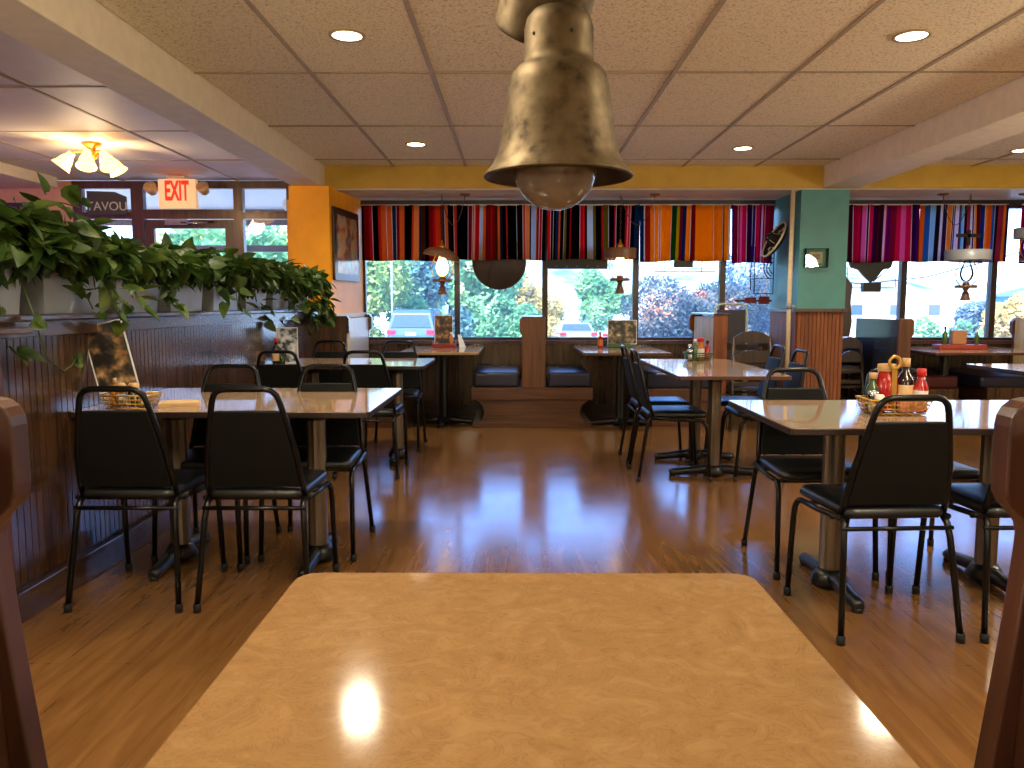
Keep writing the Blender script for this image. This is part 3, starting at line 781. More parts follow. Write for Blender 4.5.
# ------------------------------------------------------------------ oil-lantern pendants
def pendant(x, y, z, lit, label, tilt=0, hook=.25):
    """z = height of the chimney centre"""
    p = empty('lantern_pendant', label, 'pendant lamp', (x, y, z), 0, 'hanging lantern pendants')
    q = MB(); q.lathe([(.0,-.17),(.036,-.17),(.03,-.185),(.022,-.20),(.020,-.215),(.026,-.22),(.050,-.30),(.048,-.305),(0,-.30)], 20)
    q.lathe([(.0,-.115),(.03,-.12),(.036,-.15),(.0,-.17)], 20); q.build('lamp_font', M['lampwood'], p)
    q = MB(); q.lathe([(.02,-.175),(.10,-.178),(.104,-.165),(.10,-.15),(.02,-.152)], 24); q.build('collar_ring', M['lampwood'], p)
    q = MB(); q.lathe([(.024,-.115),(.05,-.09),(.066,-.04),(.06,.0),(.045,.04),(.032,.07),(.028,.1),(.024,.1)], 22); q.build('glass_chimney', M['lamp_on'] if lit else M['clearjar'], p)
    q = MB()
    for s_ in (-1,1):
        q.tube([(s_*.06,0,-.155),(s_*.10,0,-.10),(s_*.115,0,-.02),(s_*.08,0,.06),(s_*.06,0,.1)], .005, 6)
    q.build('harp_arm', M['brass'], p)
    q = MB(); q.M = Matrix.Translation((0,0,.1)) @ Matrix.Rotation(R(tilt),4,'Y')
    if tilt: q.lathe([(.19,-.035),(.18,-.0),(.14,.04),(.06,.062),(.03,.07),(.03,.066),(.06,.056),(.135,.034),(.172,-.002),(.186,-.035)], 28)
    else: q.lathe([(.16,-.05),(.163,.045),(.155,.052),(.03,.06),(.03,.055),(.15,.045),(.155,.0),(.155,-.05)], 28)
    q.build('shade', M['lampbrown'] if lit else M['steel'], p)
    q = MB(); q.lathe([(.03,.16),(.035,.18),(.02,.2),(.012,.215),(.0,.22)], 14); q.tube([(.0,0,.2),(0,0,.24)], .01, 6)
    q.build('finial', M['brass'], p)
    # chain to hook, swag to ceiling plate
    top = 2.29 - z
    q = MB(); n_ = int((top-.22)/.03)
    for k in range(n_):
        zc = .235+.03*k
        rr = [(.008*math.cos(a), 0, zc+.018*math.sin(a)) for a in [2*PI*j/8 for j in range(8)]]
        if k % 2: rr = [(0, u_[0], u_[2]) for u_ in rr]
        q.tube(rr, .0025, 4, closed=True)
    sw = [(hook*t_, 0, top-.02-.32*(1-(2*t_-1)**2)*.9) for t_ in [j/12 for j in range(13)]]
    q.tube(sw, .004, 5)
    q.build('chain', M['brownframe'], p)
    q = MB(); q.lathe([(0,top),(.055,top),(.05,top-.012),(.015,top-.02),(0,top-.02)], 20, (hook,0,0)); q.build('ceiling_plate', M['lampwood'], p)
    return p
pendant(-.75, 8.1, 1.59, True, 'lit lantern pendant with tilted round shade over the left window table', 14, .235)
pendant(1.055, 8.1, 1.60, True, 'lit lantern pendant with flat drum shade over the middle window table', 0, .34)
p = pendant(4.565, 8.1, 1.53, False, 'unlit lantern pendant with grey shade over the right window table', 0, -.28)
for ch_ in p.children:
    if ch_.name.startswith('shade'): ch_.scale = (1.3, 1.3, 1); ch_.location = (0,0,.05)
q = MB(); q.box(-.12,.12,-.012,.012,.33,.365); q.box(-.015,.015,-.012,.012,.25,.40); q.build('cross_bar', blk, p)
p = pendant(5.2, 8.1, 1.8, False, 'unlit lantern pendant high at the right edge', 0, -.1)

# ------------------------------------------------------------------ tables
def round_rect(x0, x1, y0, y1, r, n=5):
    P = []
    for (cx, cy, a0) in ((x1-r,y1-r,0),(x0+r,y1-r,90),(x0+r,y0+r,180),(x1-r,y0+r,270)):
        for k in range(n+1):
            a = R(a0+90*k/n); P.append((cx+r*math.cos(a), cy+r*math.sin(a)))
    return P
def table(x0, x1, y0, y1, poles, base, label, top='tabletop2', edge='darkedge', zt=.74, r=.02, group=None, foot=.3):
    cx, cy = (x0+x1)/2, (y0+y1)/2
    t = empty('pedestal_table', label, 'table', (cx, cy, 0), 0, group)
    a, b_ = (x1-x0)/2, (y1-y0)/2
    MB().prism(round_rect(-a,a,-b_,b_,r), 'z', zt-.026, zt-.0012).build('table_edge', M[edge], t, bevel=.003)
    MB().prism(round_rect(-a+.002,a-.002,-b_+.002,b_-.002,r), 'z', zt-.004, zt).build('tabletop', M[top], t)
    for (px, py) in poles:
        px -= cx; py -= cy
        MB().lathe([(.04,.05),(.04,zt-.05)], 20, (px,py,0), smooth=False, flute=.09).build('pole', M['castiron' if y0 > 7 else 'bronze'], t)
        q = MB().box(px-.17,px+.17,py-.17,py+.17,zt-.05,zt-.03); q.lathe([(.05,zt-.08),(.05,zt-.05)], 16, (px,py,0)); q.build('mounting_plate', M['castiron'], t)
        q = MB()
        ax = {'x': [(1,0)], 'y': [(0,1)], 'X': [(1,0),(0,1)]}[base]
        for (ux, uy) in ax:
            for s_ in (-1,1):
                pts = []
                for tt, zz in ((0,.052),(.35,.045),(.8,.03),(.93,.028),(1,.022)):
                    pts.append((px+ux*s_*foot*tt, py+uy*s_*foot*tt, zz))
                q.tube(pts, [.032,.03,.026,.027,.02], 10)
        q.lathe([(0,.08),(.05,.08),(.062,.06),(.075,.03),(.07,.012),(0,.012)], 20, (px,py,0))
        for (ux, uy) in ax:
            for s_ in (-1,1): q.lathe([(0,.02),(.02,.02),(.024,0),(0,0)], 10, (px+ux*s_*foot*.93, py+uy*s_*foot*.93, 0))
        q.build('base', M['castiron'], t)
    return t
table(-1.855,-.605,3.23,4.18, [(-1.56,3.58),(-.915,3.57)], 'y', 'glossy dining table against the partition, the nearer of the two on the left')
table(-1.855,-.67,5.70,6.56, [(-1.56,6.05),(-.91,6.02)], 'y', 'glossy dining table against the partition, the farther of the two on the left')
table(1.01,1.72,4.9,6.46, [(1.365,5.40),(1.365,5.98)], 'x', 'long brown-edged dining table end-on in the middle aisle', edge='edgebrown')
table(.985,2.33,2.81,3.66, [(1.32,3.24),(2.01,3.30)], 'y', 'near right dining table under the wire condiment basket')
table(-1.09,-.345,7.30,8.55, [(-.72,7.8)], 'X', 'booth table under the left window lantern', edge='tableedge', zt=.745)
table(.62,1.42,7.2,8.55, [(1.02,7.7)], 'X', 'booth table right of the centre booth post', edge='edgebrown', zt=.745)
table(3.9,5.05,7.37,8.55, [(4.2,7.75)], 'X', 'brown-edged booth table at the right-hand windows', edge='edgebrown')
table(3.38,4.6,5.25,5.95, [(3.7,5.6),(4.3,5.6)], 'y', 'pale dining table corner at the right edge of the picture')
# foreground table
t = table(-.357,.388,.06,1.268, [(.01,.75)], 'X', 'tan swirl-pattern table in the foreground', top='tabletop', edge='tableedge', r=.035, zt=.74, foot=.28)

# ------------------------------------------------------------------ chairs
def arc(c, r, a0, a1, n, f):
    return [f(c, r, R(a0+(a1-a0)*k/n)) for k in range(n+1)]
def make_chair(label, group):
    t = empty('stacking_chair', label, 'chair', (0,0,0), 0, group)
    # back hoop
    L = [(-.188,-.150,.435),(-.183,-.175,.50),(-.17,-.205,.62),(-.145,-.232,.74),(-.128,-.25,.815)]
    cor = [(-.118,-.257,.843),(-.10,-.262,.861),(-.075,-.264,.868)]
    pts = L+cor+[(-x,y,z) for x,y,z in reversed(L+cor)]
    MB().tube(pts, .0115, 10).build('back_frame', M['black'], t)
    # backrest panel
    q = MB(); rows = [(.475,.178,-.168),(.56,.168,-.192),(.66,.153,-.214),(.74,.137,-.231),(.782,.127,-.2395)]
    vs = []; 
    for z, hw, y in rows:
        for xx in (-1,-.5,0,.5,1):
            vs.append((hw*xx, y+.016+.006*(1-xx*xx), z))
    for z, hw, y in rows:
        for xx in (-1,-.5,0,.5,1):
            vs.append((hw*xx, y-.012, z))
    nr = len(rows); fs = []
    for i in range(nr-1):
        for k in range(4):
            a = i*5+k; fs.append((a+1,a,a+5,a+6)); c_ = nr*5+a; fs.append((c_,c_+1,c_+6,c_+5))
    o_ = nr*5
    for i in range(nr-1):
        fs.append((i*5, o_+i*5, o_+i*5+5, i*5+5)); fs.append((i*5+4, i*5+9, o_+i*5+9, o_+i*5+4))
    for k in range(4):
        fs.append((k, k+1, o_+k+1, o_+k)); a = (nr-1)*5+k; fs.append((a+1, a, o_+a, o_+a+1))
    q._add(vs, fs, False); q.build('backrest', M['backvinyl'], t, bevel=.006)
    # seat cushion
    P = round_rect(-.2,.2,-.185,.215,.05,5)
    P = [(x*(1 if y > 0 else .95), y) for x, y in P]
    q = MB(); layers = [(.93,.428),(.99,.434),(1.0,.447),(.98,.460),(.93,.467),(.6,.473),(0.01,.475)]
    vs = []; n = len(P)
    for s_, z in layers: vs += [(x*s_, .015+(y-.015)*s_, z) for x, y in P]
    fs = [tuple(range(n-1,-1,-1))]
    for i in range(len(layers)-1):
        for k in range(n):
            l = (k+1) % n; fs.append((i*n+k, i*n+l, (i+1)*n+l, (i+1)*n+k))
    q._add(vs, fs, True); q.build('seat', M['vinyl'], t)
    q = MB()
    for s_ in (-1,1): q.tube([(s_*.2,-.165,.43),(s_*.203,0,.418),(s_*.2,.16,.414)], .011, 8)
    q.tube([(-.2,.13,.41),(.2,.13,.41)], .009, 8); q.tube([(-.2,-.1,.415),(.2,-.1,.415)], .009, 8)
    q.build('seat_frame', M['black'], t)
    MB().tube([(-.203,-.19,.395),(.203,-.19,.395)], .0085, 8).build('stretcher', M['black'], t)
    for s_ in (-1,1):
        g = MB().tube([(s_*.2,.14,.414),(s_*.203,.175,.408),(s_*.206,.195,.385),(s_*.208,.205,.34),(s_*.213,.23,.012)], .0115, 10).build('leg', M['black'], t)
        MB().lathe([(.0,.0),(.015,.0),(.0155,.03),(.012,.034)], 10, (s_*.213,.23,0)).build('rubber_foot', M['rubber'], g)
        g = MB().tube([(s_*.184,-.15,.435),(s_*.187,-.18,.41),(s_*.192,-.195,.36),(s_*.215,-.25,.012)], .0115, 10).build('leg', M['black'], t)
        MB().lathe([(.0,.0),(.015,.0),(.0155,.03),(.012,.034)], 10, (s_*.215,-.25,0)).build('rubber_foot', M['rubber'], g)
    return t
GA = 'black stacking chairs at the dining tables'
spec = [
 (-1.515,3.19,0,'back-to-camera black chair at the near left table, next to the partition'),
 (-1.015,3.19,0,'back-to-camera black chair at the near left table, on the aisle side'),
 (-1.45,3.76,180,'black chair facing the camera across the near left table, next to the partition'),
 (-.965,3.78,180,'black chair facing the camera across the near left table, on the aisle side'),
 (-1.60,5.54,0,'back-to-camera black chair at the far left table, next to the partition'),
 (-1.02,5.53,0,'back-to-camera black chair at the far left table, on the aisle side'),
 (-1.60,6.55,180,'black chair on the window side of the far left table, next to the partition'),
 (-1.0,6.52,180,'black chair on the window side of the far left table, on the aisle side'),
 (1.07,5.42,-90,'black chair seen side-on at the left of the middle table, nearer one'),
 (1.075,5.97,-90,'black chair seen side-on at the left of the middle table, farther one'),
 (1.70,5.43,90,'black chair with bluish shine at the right of the middle table, nearer one'),
 (1.74,6.02,90,'black chair with bluish shine at the right of the middle table, farther one'),
 (1.335,2.92,3,'back-to-camera black chair, front and centre at the near right table'),
 (1.86,2.93,0,'back-to-camera black chair at the near right table, partly hidden by the booth end'),
 (1.34,3.55,180,'black chair facing the camera across the near right table, left one'),
 (1.83,3.56,180,'black chair facing the camera across the near right table, behind the condiment basket'),
]
ch0 = None
for i, (x, y, a, l) in enumerate(spec):
    if ch0 is None:
        ch0 = make_chair(l, GA); ch0.location = (x,y,0); ch0.rotation_euler = (0,0,R(a))
    else: copy_tree(ch0, (x,y,0), R(a), l, GA)

# ------------------------------------------------------------------ booths
def ear_profile(x0, x1, zt, side, ear=.025, ze=.93):
    """post outline in x,z with an ear on 'side' (-1 left, 1 right, 2 both)"""
    l = ear if side in (-1,2) else 0; r_ = ear if side in (1,2) else 0
    P = [(x0, .0), (x1, .0)]
    if r_: P += [(x1, ze-.04), (x1+r_, ze), (x1+r_, zt-.03), (x1+r_-.02, zt)]
    else: P += [(x1, zt)]
    if l: P += [(x0-l+.02, zt), (x0-l, zt-.03), (x0-l, ze), (x0, ze-.04)]
    else: P += [(x0, zt)]
    return P
# centre double booth
bt = empty('double_booth_bench', 'back-to-back oak booth bench with navy seats under the windows, centre', 'booth bench', (.16, 7.6, 0))
def bl(o_): return o_
X = lambda v: v-.16
MB().prism([(X(a), c_) for a, c_ in [(.055,.386),(.285,.386),(.285,1.066),(.06,1.066),(.035,1.04),(.035,.93),(.055,.89)]], 'y', -.01, .04).build('end_post', M['booth'], bt, bevel=.006)
q = MB().box(X(.08),X(.26),.04,.97,.3,1.05); q.build('backrest', M['beadlight'], bt)
MB().box(X(.06),X(.28),.0,.97,1.05,1.07).build('top_cap', M['cap'], bt, bevel=.004)
MB().box(X(-.43),X(.742),-.02,.97,.265,.385).build('seat_rail', M['boothx'], bt, bevel=.006)
cv = [(-.35,.0),(.66,.0),(.66,.05),(.63,.10),(.62,.15),(.64,.21),(.70,.265),(-.39,.265),(-.33,.21),(-.31,.15),(-.32,.10),(-.35,.05)]
MB().prism([(X(a), c_) for a, c_ in cv], 'y', .0, .95).build('base_panel', M['boothx'], bt, bevel=.004)
MB().box(X(-.42),X(.73),-.03,.95,0,.045).build('plinth', M['boothx'], bt, bevel=.004)
for (a, c_) in ((-.415,.03),(.31,.725)):
    MB().box(X(a),X(c_),-.0,.96,.386,.535).build('seat_cushion', M['navy'], bt, bevel=.03, seg=4)
# right bay booth: back at right, seat at left
bt = empty('booth_bench', 'single oak booth bench with window-lit pale beadboard back left of the high chairs', 'booth bench', (1.9, 7.6, 0))
MB().prism([(0,0),(.13,0),(.13,1.085),(0,1.085)], 'y', 0, .04).build('end_post', M['colwood'], bt, bevel=.006)
q = MB().box(.02,.11,.04,.97,.3,1.06); beadboard(q, 'x', .02, .05, .9, .5, 1.05, -1, .04, .004, .012); q.build('backrest', M['beadlight'], bt)
MB().prism([(0,.3),(.1,.3),(.1,1.08),(-.015,1.08),(-.035,1.04),(-.035,.93),(0,.9)], 'y', .92, .97).build('wall_post', M['colwood'], bt, bevel=.004)
MB().box(-.01,.14,-.01,.97,1.085,1.10).build('top_cap', M['cap'], bt, bevel=.004)
MB().box(-.65,.0,-.02,.97,.25,.375).build('seat_rail', M['boothx'], bt, bevel=.006)
MB().box(-.58,.0,.0,.95,0,.25).build('base_panel', M['boothx'], bt)
MB().box(-.64,.01,-.0,.96,.376,.535).build('seat_cushion', M['navy'], bt, bevel=.03, seg=4)
# left bay booth against the orange wall
bt = empty('booth_bench', 'single oak booth bench against the orange corner, white-lit back', 'booth bench', (-1.64, 7.5, 0))
MB().prism([(-.31,0),(.03,0),(.03,.9),(.055,.93),(.055,1.05),(.035,1.076),(-.31,1.076)], 'y', 0, .05).build('end_post', M['bead'], bt, bevel=.006)
q = MB().box(.0,.05,.05,1.05,.3,1.05); q.build('backrest', plain('cream_back', (212,200,184), .3), bt)  # pale colour carries the daylight falling on this face
MB().prism([(.0,.3),(.055,.3),(.055,.9),(.085,.93),(.085,1.05),(.06,1.08),(0,1.08)], 'y', 1.02, 1.07).build('wall_post', M['bead'], bt)
MB().box(.05,.6,.0,1.05,.25,.375).build('seat_rail', M['boothx'], bt, bevel=.006)
MB().box(.05,.52,.02,1.03,0,.25).build('base_panel', M['boothx'], bt)
MB().box(.05,.6,.02,1.05,.376,.53).build('seat_cushion', M['navy'], bt, bevel=.03, seg=4)
# right of the column
bt = empty('booth_bench', 'booth bench with dark glossy laminate back right of the teal column', 'booth bench', (3.67, 7.6, 0))
MB().prism([(0,0),(.12,0),(.12,.86),(.145,.9),(.145,1.03),(.12,1.05),(0,1.05)], 'y', 0, .04).build('end_post', M['booth'], bt, bevel=.006)
MB().box(.0,.10,.04,.97,.0,1.04).build('backrest', M['darklam'], bt)
MB().box(.13,.6,.0,.96,.376,.5).build('seat_cushion', M['maroon'], bt, bevel=.03, seg=4)
MB().box(.13,.6,.0,.96,.0,.375).build('base_panel', M['bead'], bt)
bt = empty('booth_bench', 'booth bench with striped beadboard back and blue seat at the right edge', 'booth bench', (5.33, 7.55, 0))
MB().prism([(0,0),(.12,0),(.12,1.04),(-.0,1.04),(-.03,1.0),(-.03,.9),(0,.86)], 'y', .93, .98).build('wall_post', M['booth'], bt)
q = MB().box(.0,.12,.0,.93,.3,1.03); beadboard(q, 'x', .0, .02, .92, .5, 1.03, -1, .045, .005); q.build('backrest', M['beadlight'], bt)
MB().box(-.88,.0,.0,.96,.39,.5).build('seat_cushion', M['navy'], bt, bevel=.03, seg=4)
MB().box(-.8,.0,.02,.96,.0,.39).build('base_panel', M['bead'], bt)

# foreground booth ends
for s_, nm in ((-1,'dark red-brown wooden booth end at the left edge of the foreground'),(1,'dark red-brown wooden booth end at the right edge of the foreground')):
    bt = empty('booth_end', nm, 'booth bench', ((-.655 if s_ < 0 else .638), 0, 0))
    P = [(-.0,1.064),(-.012,1.061),(-.022,1.053),(-.028,1.042),(-.03,1.03),(-.03,.955),(-.028,.942),(-.022,.93),(-.006,.914),(.001,.904),(.005,.89),(.004,.87),(-.004,.78),(-.03,.56),(-.07,.25),(-.08,0),(.16,0),(.14,.5),(.12,1.064)]
    P = [(s_*a, c_) for a, c_ in P]
    if s_ < 0: P = P[::-1]
    MB().prism(P, 'y', .965, 1.0).build('end_panel', M['red_oak'], bt, bevel=.003)
    P2 = [(.012,1.03),(.012,.9),(.0,.6),(-.01,.46),(.12,.46),(.12,1.03)]
    P2 = [(s_*a, c_) for a, c_ in P2]
    MB().prism(P2, 'y', -.2, .965).build('backrest', M['red_oak'], bt)
    MB().box(s_*-.16, s_*.13, -.2, .94, .38, .45).build('seat_cushion', M['navy'], bt, bevel=.02)
    MB().box(s_*-.14, s_*.13, -.2, .94, 0, .38).build('base_panel', M['red_oak'], bt)

# ------------------------------------------------------------------ high chairs
def high_chair(x, y, z, rz, label, w=.34, h=.72, mat='booth'):
    hc = empty('wooden_high_chair', label, 'high chair', (x,y,z), rz, 'stacked wooden high chairs')
    mat = 'darkwood'; a = w/2
    for sx in (-1,1):
        for sy in (-1,1):
            MB().tube([(sx*(a+.03),sy*.2,0),(sx*a,sy*.15,h)], .017, 8).build('leg', M[mat], hc)
    q = MB()
    P = [(-a,h-.06),(a,h-.06),(a,h),(a*.55,h+.045),(0,h+.06),(-a*.55,h+.045),(-a,h)]
    q.prism(P, 'y', -.165, -.14); q.box(-a,a,-.16,-.14,h-.17,h-.13); q.box(-a,a,-.16,-.14,h-.28,h-.24); q.build('back_rail', M[mat], hc, bevel=.004)
    q = MB()
    for sx in (-1,1):
        q.box(sx*a-.012,sx*a+.012,-.15,.15,h-.1,h-.06); q.box(sx*a-.012,sx*a+.012,-.15,.15,h-.25,h-.21)
    q.box(-a,a,.14,.16,h-.14,h-.08); q.build('side_rail', M[mat], hc, bevel=.003)
    MB().box(-a,a,-.15,.15,h-.32,h-.30).build('seat', M[mat], hc)
    q = MB()
    for sx in (-1,1): q.tube([(sx*(a+.022),-.19,.14),(sx*(a+.022),.19,.14)], .01, 6)
    q.tube([(-a-.02,-.19,.2),(a+.02,-.19,.2)], .01, 6); q.tube([(-a-.02,.19,.2),(a+.02,.19,.2)], .01, 6); q.build('stretcher', M[mat], hc)
    return hc
high_chair(2.22,7.55,0,0,'wooden high chair with curved top rail left of the column, bottom of its stack', .36, .70, 'bead')
high_chair(2.22,7.6,.12,0,'wooden high chair with curved top rail left of the column, top of its stack', .34, .76, 'bead')
high_chair(3.41,8.2,0,0,'dark wooden high chair right of the teal column, bottom of its stack', .22, .66, 'bead')
high_chair(3.41,8.24,.14,0,'dark wooden high chair right of the teal column, top of its stack', .22, .66, 'bead')
pc = empty('padded_booster_seat', 'dark padded seat in a pale rounded frame by the window, behind the high chairs', 'high chair', (2.25, 8.28, 0))
q = MB(); q.tube([(-.19,0,0),(-.18,0,1.12),(-.16,0,1.17),(-.12,0,1.19),(.1,0,1.19),(.14,0,1.17),(.155,0,1.12),(.17,0,0)], .012, 10); q.tube([(-.19,.2,0),(-.18,0,.75)], .012, 8); q.tube([(.19,.2,0),(.16,0,.75)], .012, 8); q.build('frame', plain('pale_frame', (190,200,176), .4), pc)
MB().box(-.16,.14,-.02,.02,.6,1.13).build('back_pad', plain('dark_pad', (44,40,48), .5), pc, bevel=.01)
MB().box(-.16,.14,-.25,.0,.55,.6).build('seat_pad', bpy.data.materials['dark_pad'], pc, bevel=.01)
# coat / dark folded high chair panel behind column
q = MB().prism([(0,.0),(.09,.0),(.11,.15),(.09,.35),(.10,.52),(.04,.60),(0,.60)], 'y', 0, .06)
q = q.build('folded_tray', M['darkwood'], bevel=.01); q.location = (3.28,8.0,.86); tag(q, 'dark upright folded tray leaning behind the teal column', 'tray')

# ------------------------------------------------------------------ foreground bell lamp
L = empty('bell_pendant_lamp', 'large aged metal bell lamp with frosted globe hanging in the foreground', 'pendant lamp', (.0625, 1.2, 1.368))
pr_ = [(.108,0),(.1095,.003),(.107,.007),(.098,.018),(.090,.034),(.0845,.058),(.080,.085),(.0765,.11),(.0735,.132),(.070,.146),(.062,.156),(.0525,.163),(.0505,.172),(.0505,.212),(.047,.226),(.038,.237),(.02,.243),(0,.245)]
inn = [(.0,.18),(.045,.165),(.06,.14),(.074,.09),(.082,.05),(.094,.018),(.104,.004),(.108,0)]
MB().lathe(pr_, 56).build('bell_shade', M['bell'], L)
MB().lathe(inn, 48).build('shade_lining', plain('dark_lining', (50,42,36), .4, metal=.5), L)
MB().tube([(.1085*math.cos(2*PI*k/56), .1085*math.sin(2*PI*k/56), .002) for k in range(56)], .0028, 6, closed=True).build('rim', M['bell'], L)
MB().sphere((-.0045,0,.015), .0625, 32, 20).build('globe', M['smoke'], L)
for a in (R(-72), R(-138)): MB().sphere((.0505*math.cos(a), .0505*math.sin(a), .196), .0026, 8, 6).build('screw', M['rubber'], L)
q = MB(); q.M = Matrix.Translation((-.026,.075,.236)) @ Matrix.Rotation(R(16),4,'Y') @ Matrix.Rotation(R(38),4,'X')
q.lathe([(0,.006),(.066,.006),(.070,0),(.072,.003),(.070,.008),(.070,.2),(.06,.21),(0,.21)], 40)
q.build('canopy_housing', M['bell'], L)
MB().tube([(.02,-.03,.36),(.02,-.03,2.5-1.368)], .008, 8).build('stem', M['brass'], L)
MB().tube([(.0,.0,.25),(.0,.03,.262),(-.01,.05,.28)], .012, 8).build('knuckle', M['bell'], L)

# ------------------------------------------------------------------ table-top items
def basket(x, y, z, w, d, rz, label, m='wiregold', handle=.17):
    t = empty('wire_condiment_basket', label, 'basket', (x,y,z), rz, 'wire condiment baskets')
    a, b_ = w/2, d/2
    q = MB(); rect = lambda s_, zz: [(a*s_,b_*s_,zz),(-a*s_,b_*s_,zz),(-a*s_,-b_*s_,zz),(a*s_,-b_*s_,zz),(a*s_,b_*s_,zz)]
    for s_, zz, r_ in ((.86,.006,.004),(.92,.025,.0035),(.97,.042,.0035),(1.03,.06,.005)): q.tube(rect(s_, zz), r_, 6)
    for i in range(9):
        u = -1+2*i/8
        for sy in (-1,1): q.tube([(a*.86*u, sy*b_*.86, .006),(a*1.03*u, sy*b_*1.03, .06)], .0022, 5)
    for i in range(1,5):
        u = -1+2*i/5
        for sx in (-1,1): q.tube([(sx*a*.86, b_*.86*u, .006),(sx*a*1.03, b_*1.03*u, .06)], .0022, 5)
    for i in range(1,6):
        u = -1+2*i/6; q.tube([(a*.86*u,-b_*.86,.006),(a*.86*u,b_*.86,.006)], .0022, 5)
    q.build('wire_tray', M[m], t)
    if handle:
        q = MB(); q.box(-.010,.010,-.004,.004,.01,handle-.03)
        q.tube([(.022*math.cos(k),0,handle-.008+.024*math.sin(k)) for k in [2*PI*j/20 for j in range(20)]], .0065, 8, closed=True)
        q.build('loop_handle', M[m], t)
    return t
def bottle(x, y, z, h, r, mat, cap, label, name='sauce_bottle', cat='bottle', neck=.35, lab=None, shoulder=.62, group='condiment bottles on the tables'):
    t = empty(name, label, cat, (x,y,z), 0, group)
    nr = r*neck
    MB().lathe([(0,0),(r*.95,0),(r,.004),(r,h*shoulder*.92),(r*.9,h*shoulder),(nr*1.1,h*(shoulder+.12)),(nr,h*.86),(0,h*.86)], 18).build('body', M[mat], t)
    MB().lathe([(0,h*.84),(nr*1.35,h*.84),(nr*1.3,h),(0,h)], 14).build('cap', M[cap], t)
    if lab: MB().lathe([(r*1.015,h*.12),(r*1.015,h*.12+h*.38)], 18).build('label', M[lab], t)
    return t
def shaker(x, y, z, h, label, content='amber', cap='chrome', r=.02):
    t = empty('shaker', label, 'shaker', (x,y,z), 0, 'glass shakers on the tables')
    MB().lathe([(0,0),(r*1.05,0),(r,h*.75),(r*.95,h*.75)], 14).build('jar', M['clearjar'], t)
    MB().lathe([(0,.003),(r*.92,.003),(r*.9,h*.5),(0,h*.5)], 14).build('contents', M[content], t)
    MB().lathe([(r*1.05,h*.74),(r*1.05,h*.9),(r*.7,h),(0,h)], 14).build('lid', M[cap], t)
    return t
def card(x, y, z, w, h, rz, label, seed, tilt=0, tint=((30,28,26),(70,60,50),(150,110,60),(190,180,160))):
    t = empty('menu_card', label, 'menu', (x,y,z), rz, 'upright menu cards on the tables')
    t.rotation_euler = (R(tilt[0]) if isinstance(tilt,tuple) else R(tilt), R(tilt[1]) if isinstance(tilt,tuple) else 0, rz)
    MB().box(-w/2,w/2,-.002,.002,0,h).build('sheet', M['whitepaper'], t)
    m, nt, b_ = new_mat('menu_print_%d' % seed)
    tc = N(nt,'ShaderNodeTexCoord'); mp = N(nt,'ShaderNodeMapping'); mp.inputs['Location'].default_value = (seed*1.7, seed, 0)
    nz = N(nt,'ShaderNodeTexNoise'); nz.inputs['Scale'].default_value = 17; nz.inputs['Detail'].default_value = 2
    nt.links.new(tc.outputs['Object'], mp.inputs[0]); nt.links.new(mp.outputs[0], nz.inputs['Vector'])
    r_ = ramp(nt, nz.outputs['Fac'], [(.42,lin(tint[0])),(.5,lin(tint[1])),(.6,lin(tint[2])),(.7,lin(tint[3]))])
    nt.links.new(r_.outputs[0], b_.inputs['Base Color']); b_.inputs['Roughness'].default_value = .3
    MB().box(-w/2+.006,w/2-.006,-.0035,-.0021,.006,h-.006).build('printed_page', m, t)
    return t
TZ = .741
# near right table
basket(1.535,3.2,TZ,.23,.15,0,'gold wire condiment basket with ring handle on the near right table',handle=.215)
bottle(1.465,3.235,TZ+.008,.155,.026,'greensauce','bottlecap','small green sauce bottle with tan cap in the basket on the near right table',neck=.45)
shaker(1.44,3.17,TZ+.008,.09,'glass salt shaker in the basket on the near right table','whitecap','chrome')
bottle(1.525,3.245,TZ+.008,.19,.045,'redsauce','bottlecap','wide red sauce jar behind the ring handle on the near right table',neck=.6,shoulder=.72)
bottle(1.592,3.225,TZ+.008,.215,.033,'darksauce','bottlecap','tall dark sauce bottle with tan label and cap on the near right table',neck=.38,lab='labelpaper')
bottle(1.64,3.19,TZ+.008,.175,.027,'redsauce','redcap','red-capped hot sauce bottle at the right of the basket on the near right table',neck=.5,lab='whitepaper')
shaker(1.455,3.145,TZ+.008,.075,'amber spice shaker at the front of the basket on the near right table','amber','whitecap',r=.018)
q = MB().box(-.05,.05,-.012,.012,0,.065); q = q.build('sugar_packet_bundle', plain('pink_packets', (214,140,110), .6, var=.3, scale=60), bevel=.004); q.location = (1.585,3.155,TZ+.012); tag(q,'row of pinkish sweetener packets in the basket on the near right table','sugar packets')
# middle table
basket(1.45,6.3,TZ,.2,.13,0,'green wire condiment basket on the middle table','wiregreen',0)
bottle(1.385,6.3,TZ+.008,.12,.02,'clearjar','whitecap','slim clear bottle at the left of the basket on the middle table',neck=.5)
bottle(1.43,6.32,TZ+.008,.16,.024,'greensauce','whitecap','white-capped green bottle in the basket on the middle table',neck=.4)
bottle(1.475,6.32,TZ+.008,.17,.034,'amber','redcap','orange sauce jar with red cap in the basket on the middle table',neck=.6,lab='whitepaper')
bottle(1.525,6.3,TZ+.008,.15,.022,'redsauce','darksauce','narrow red bottle at the right of the basket on the middle table',neck=.4)
shaker(1.375,6.245,TZ+.006,.085,'glass shaker at the front left of the basket on the middle table','whitecap')
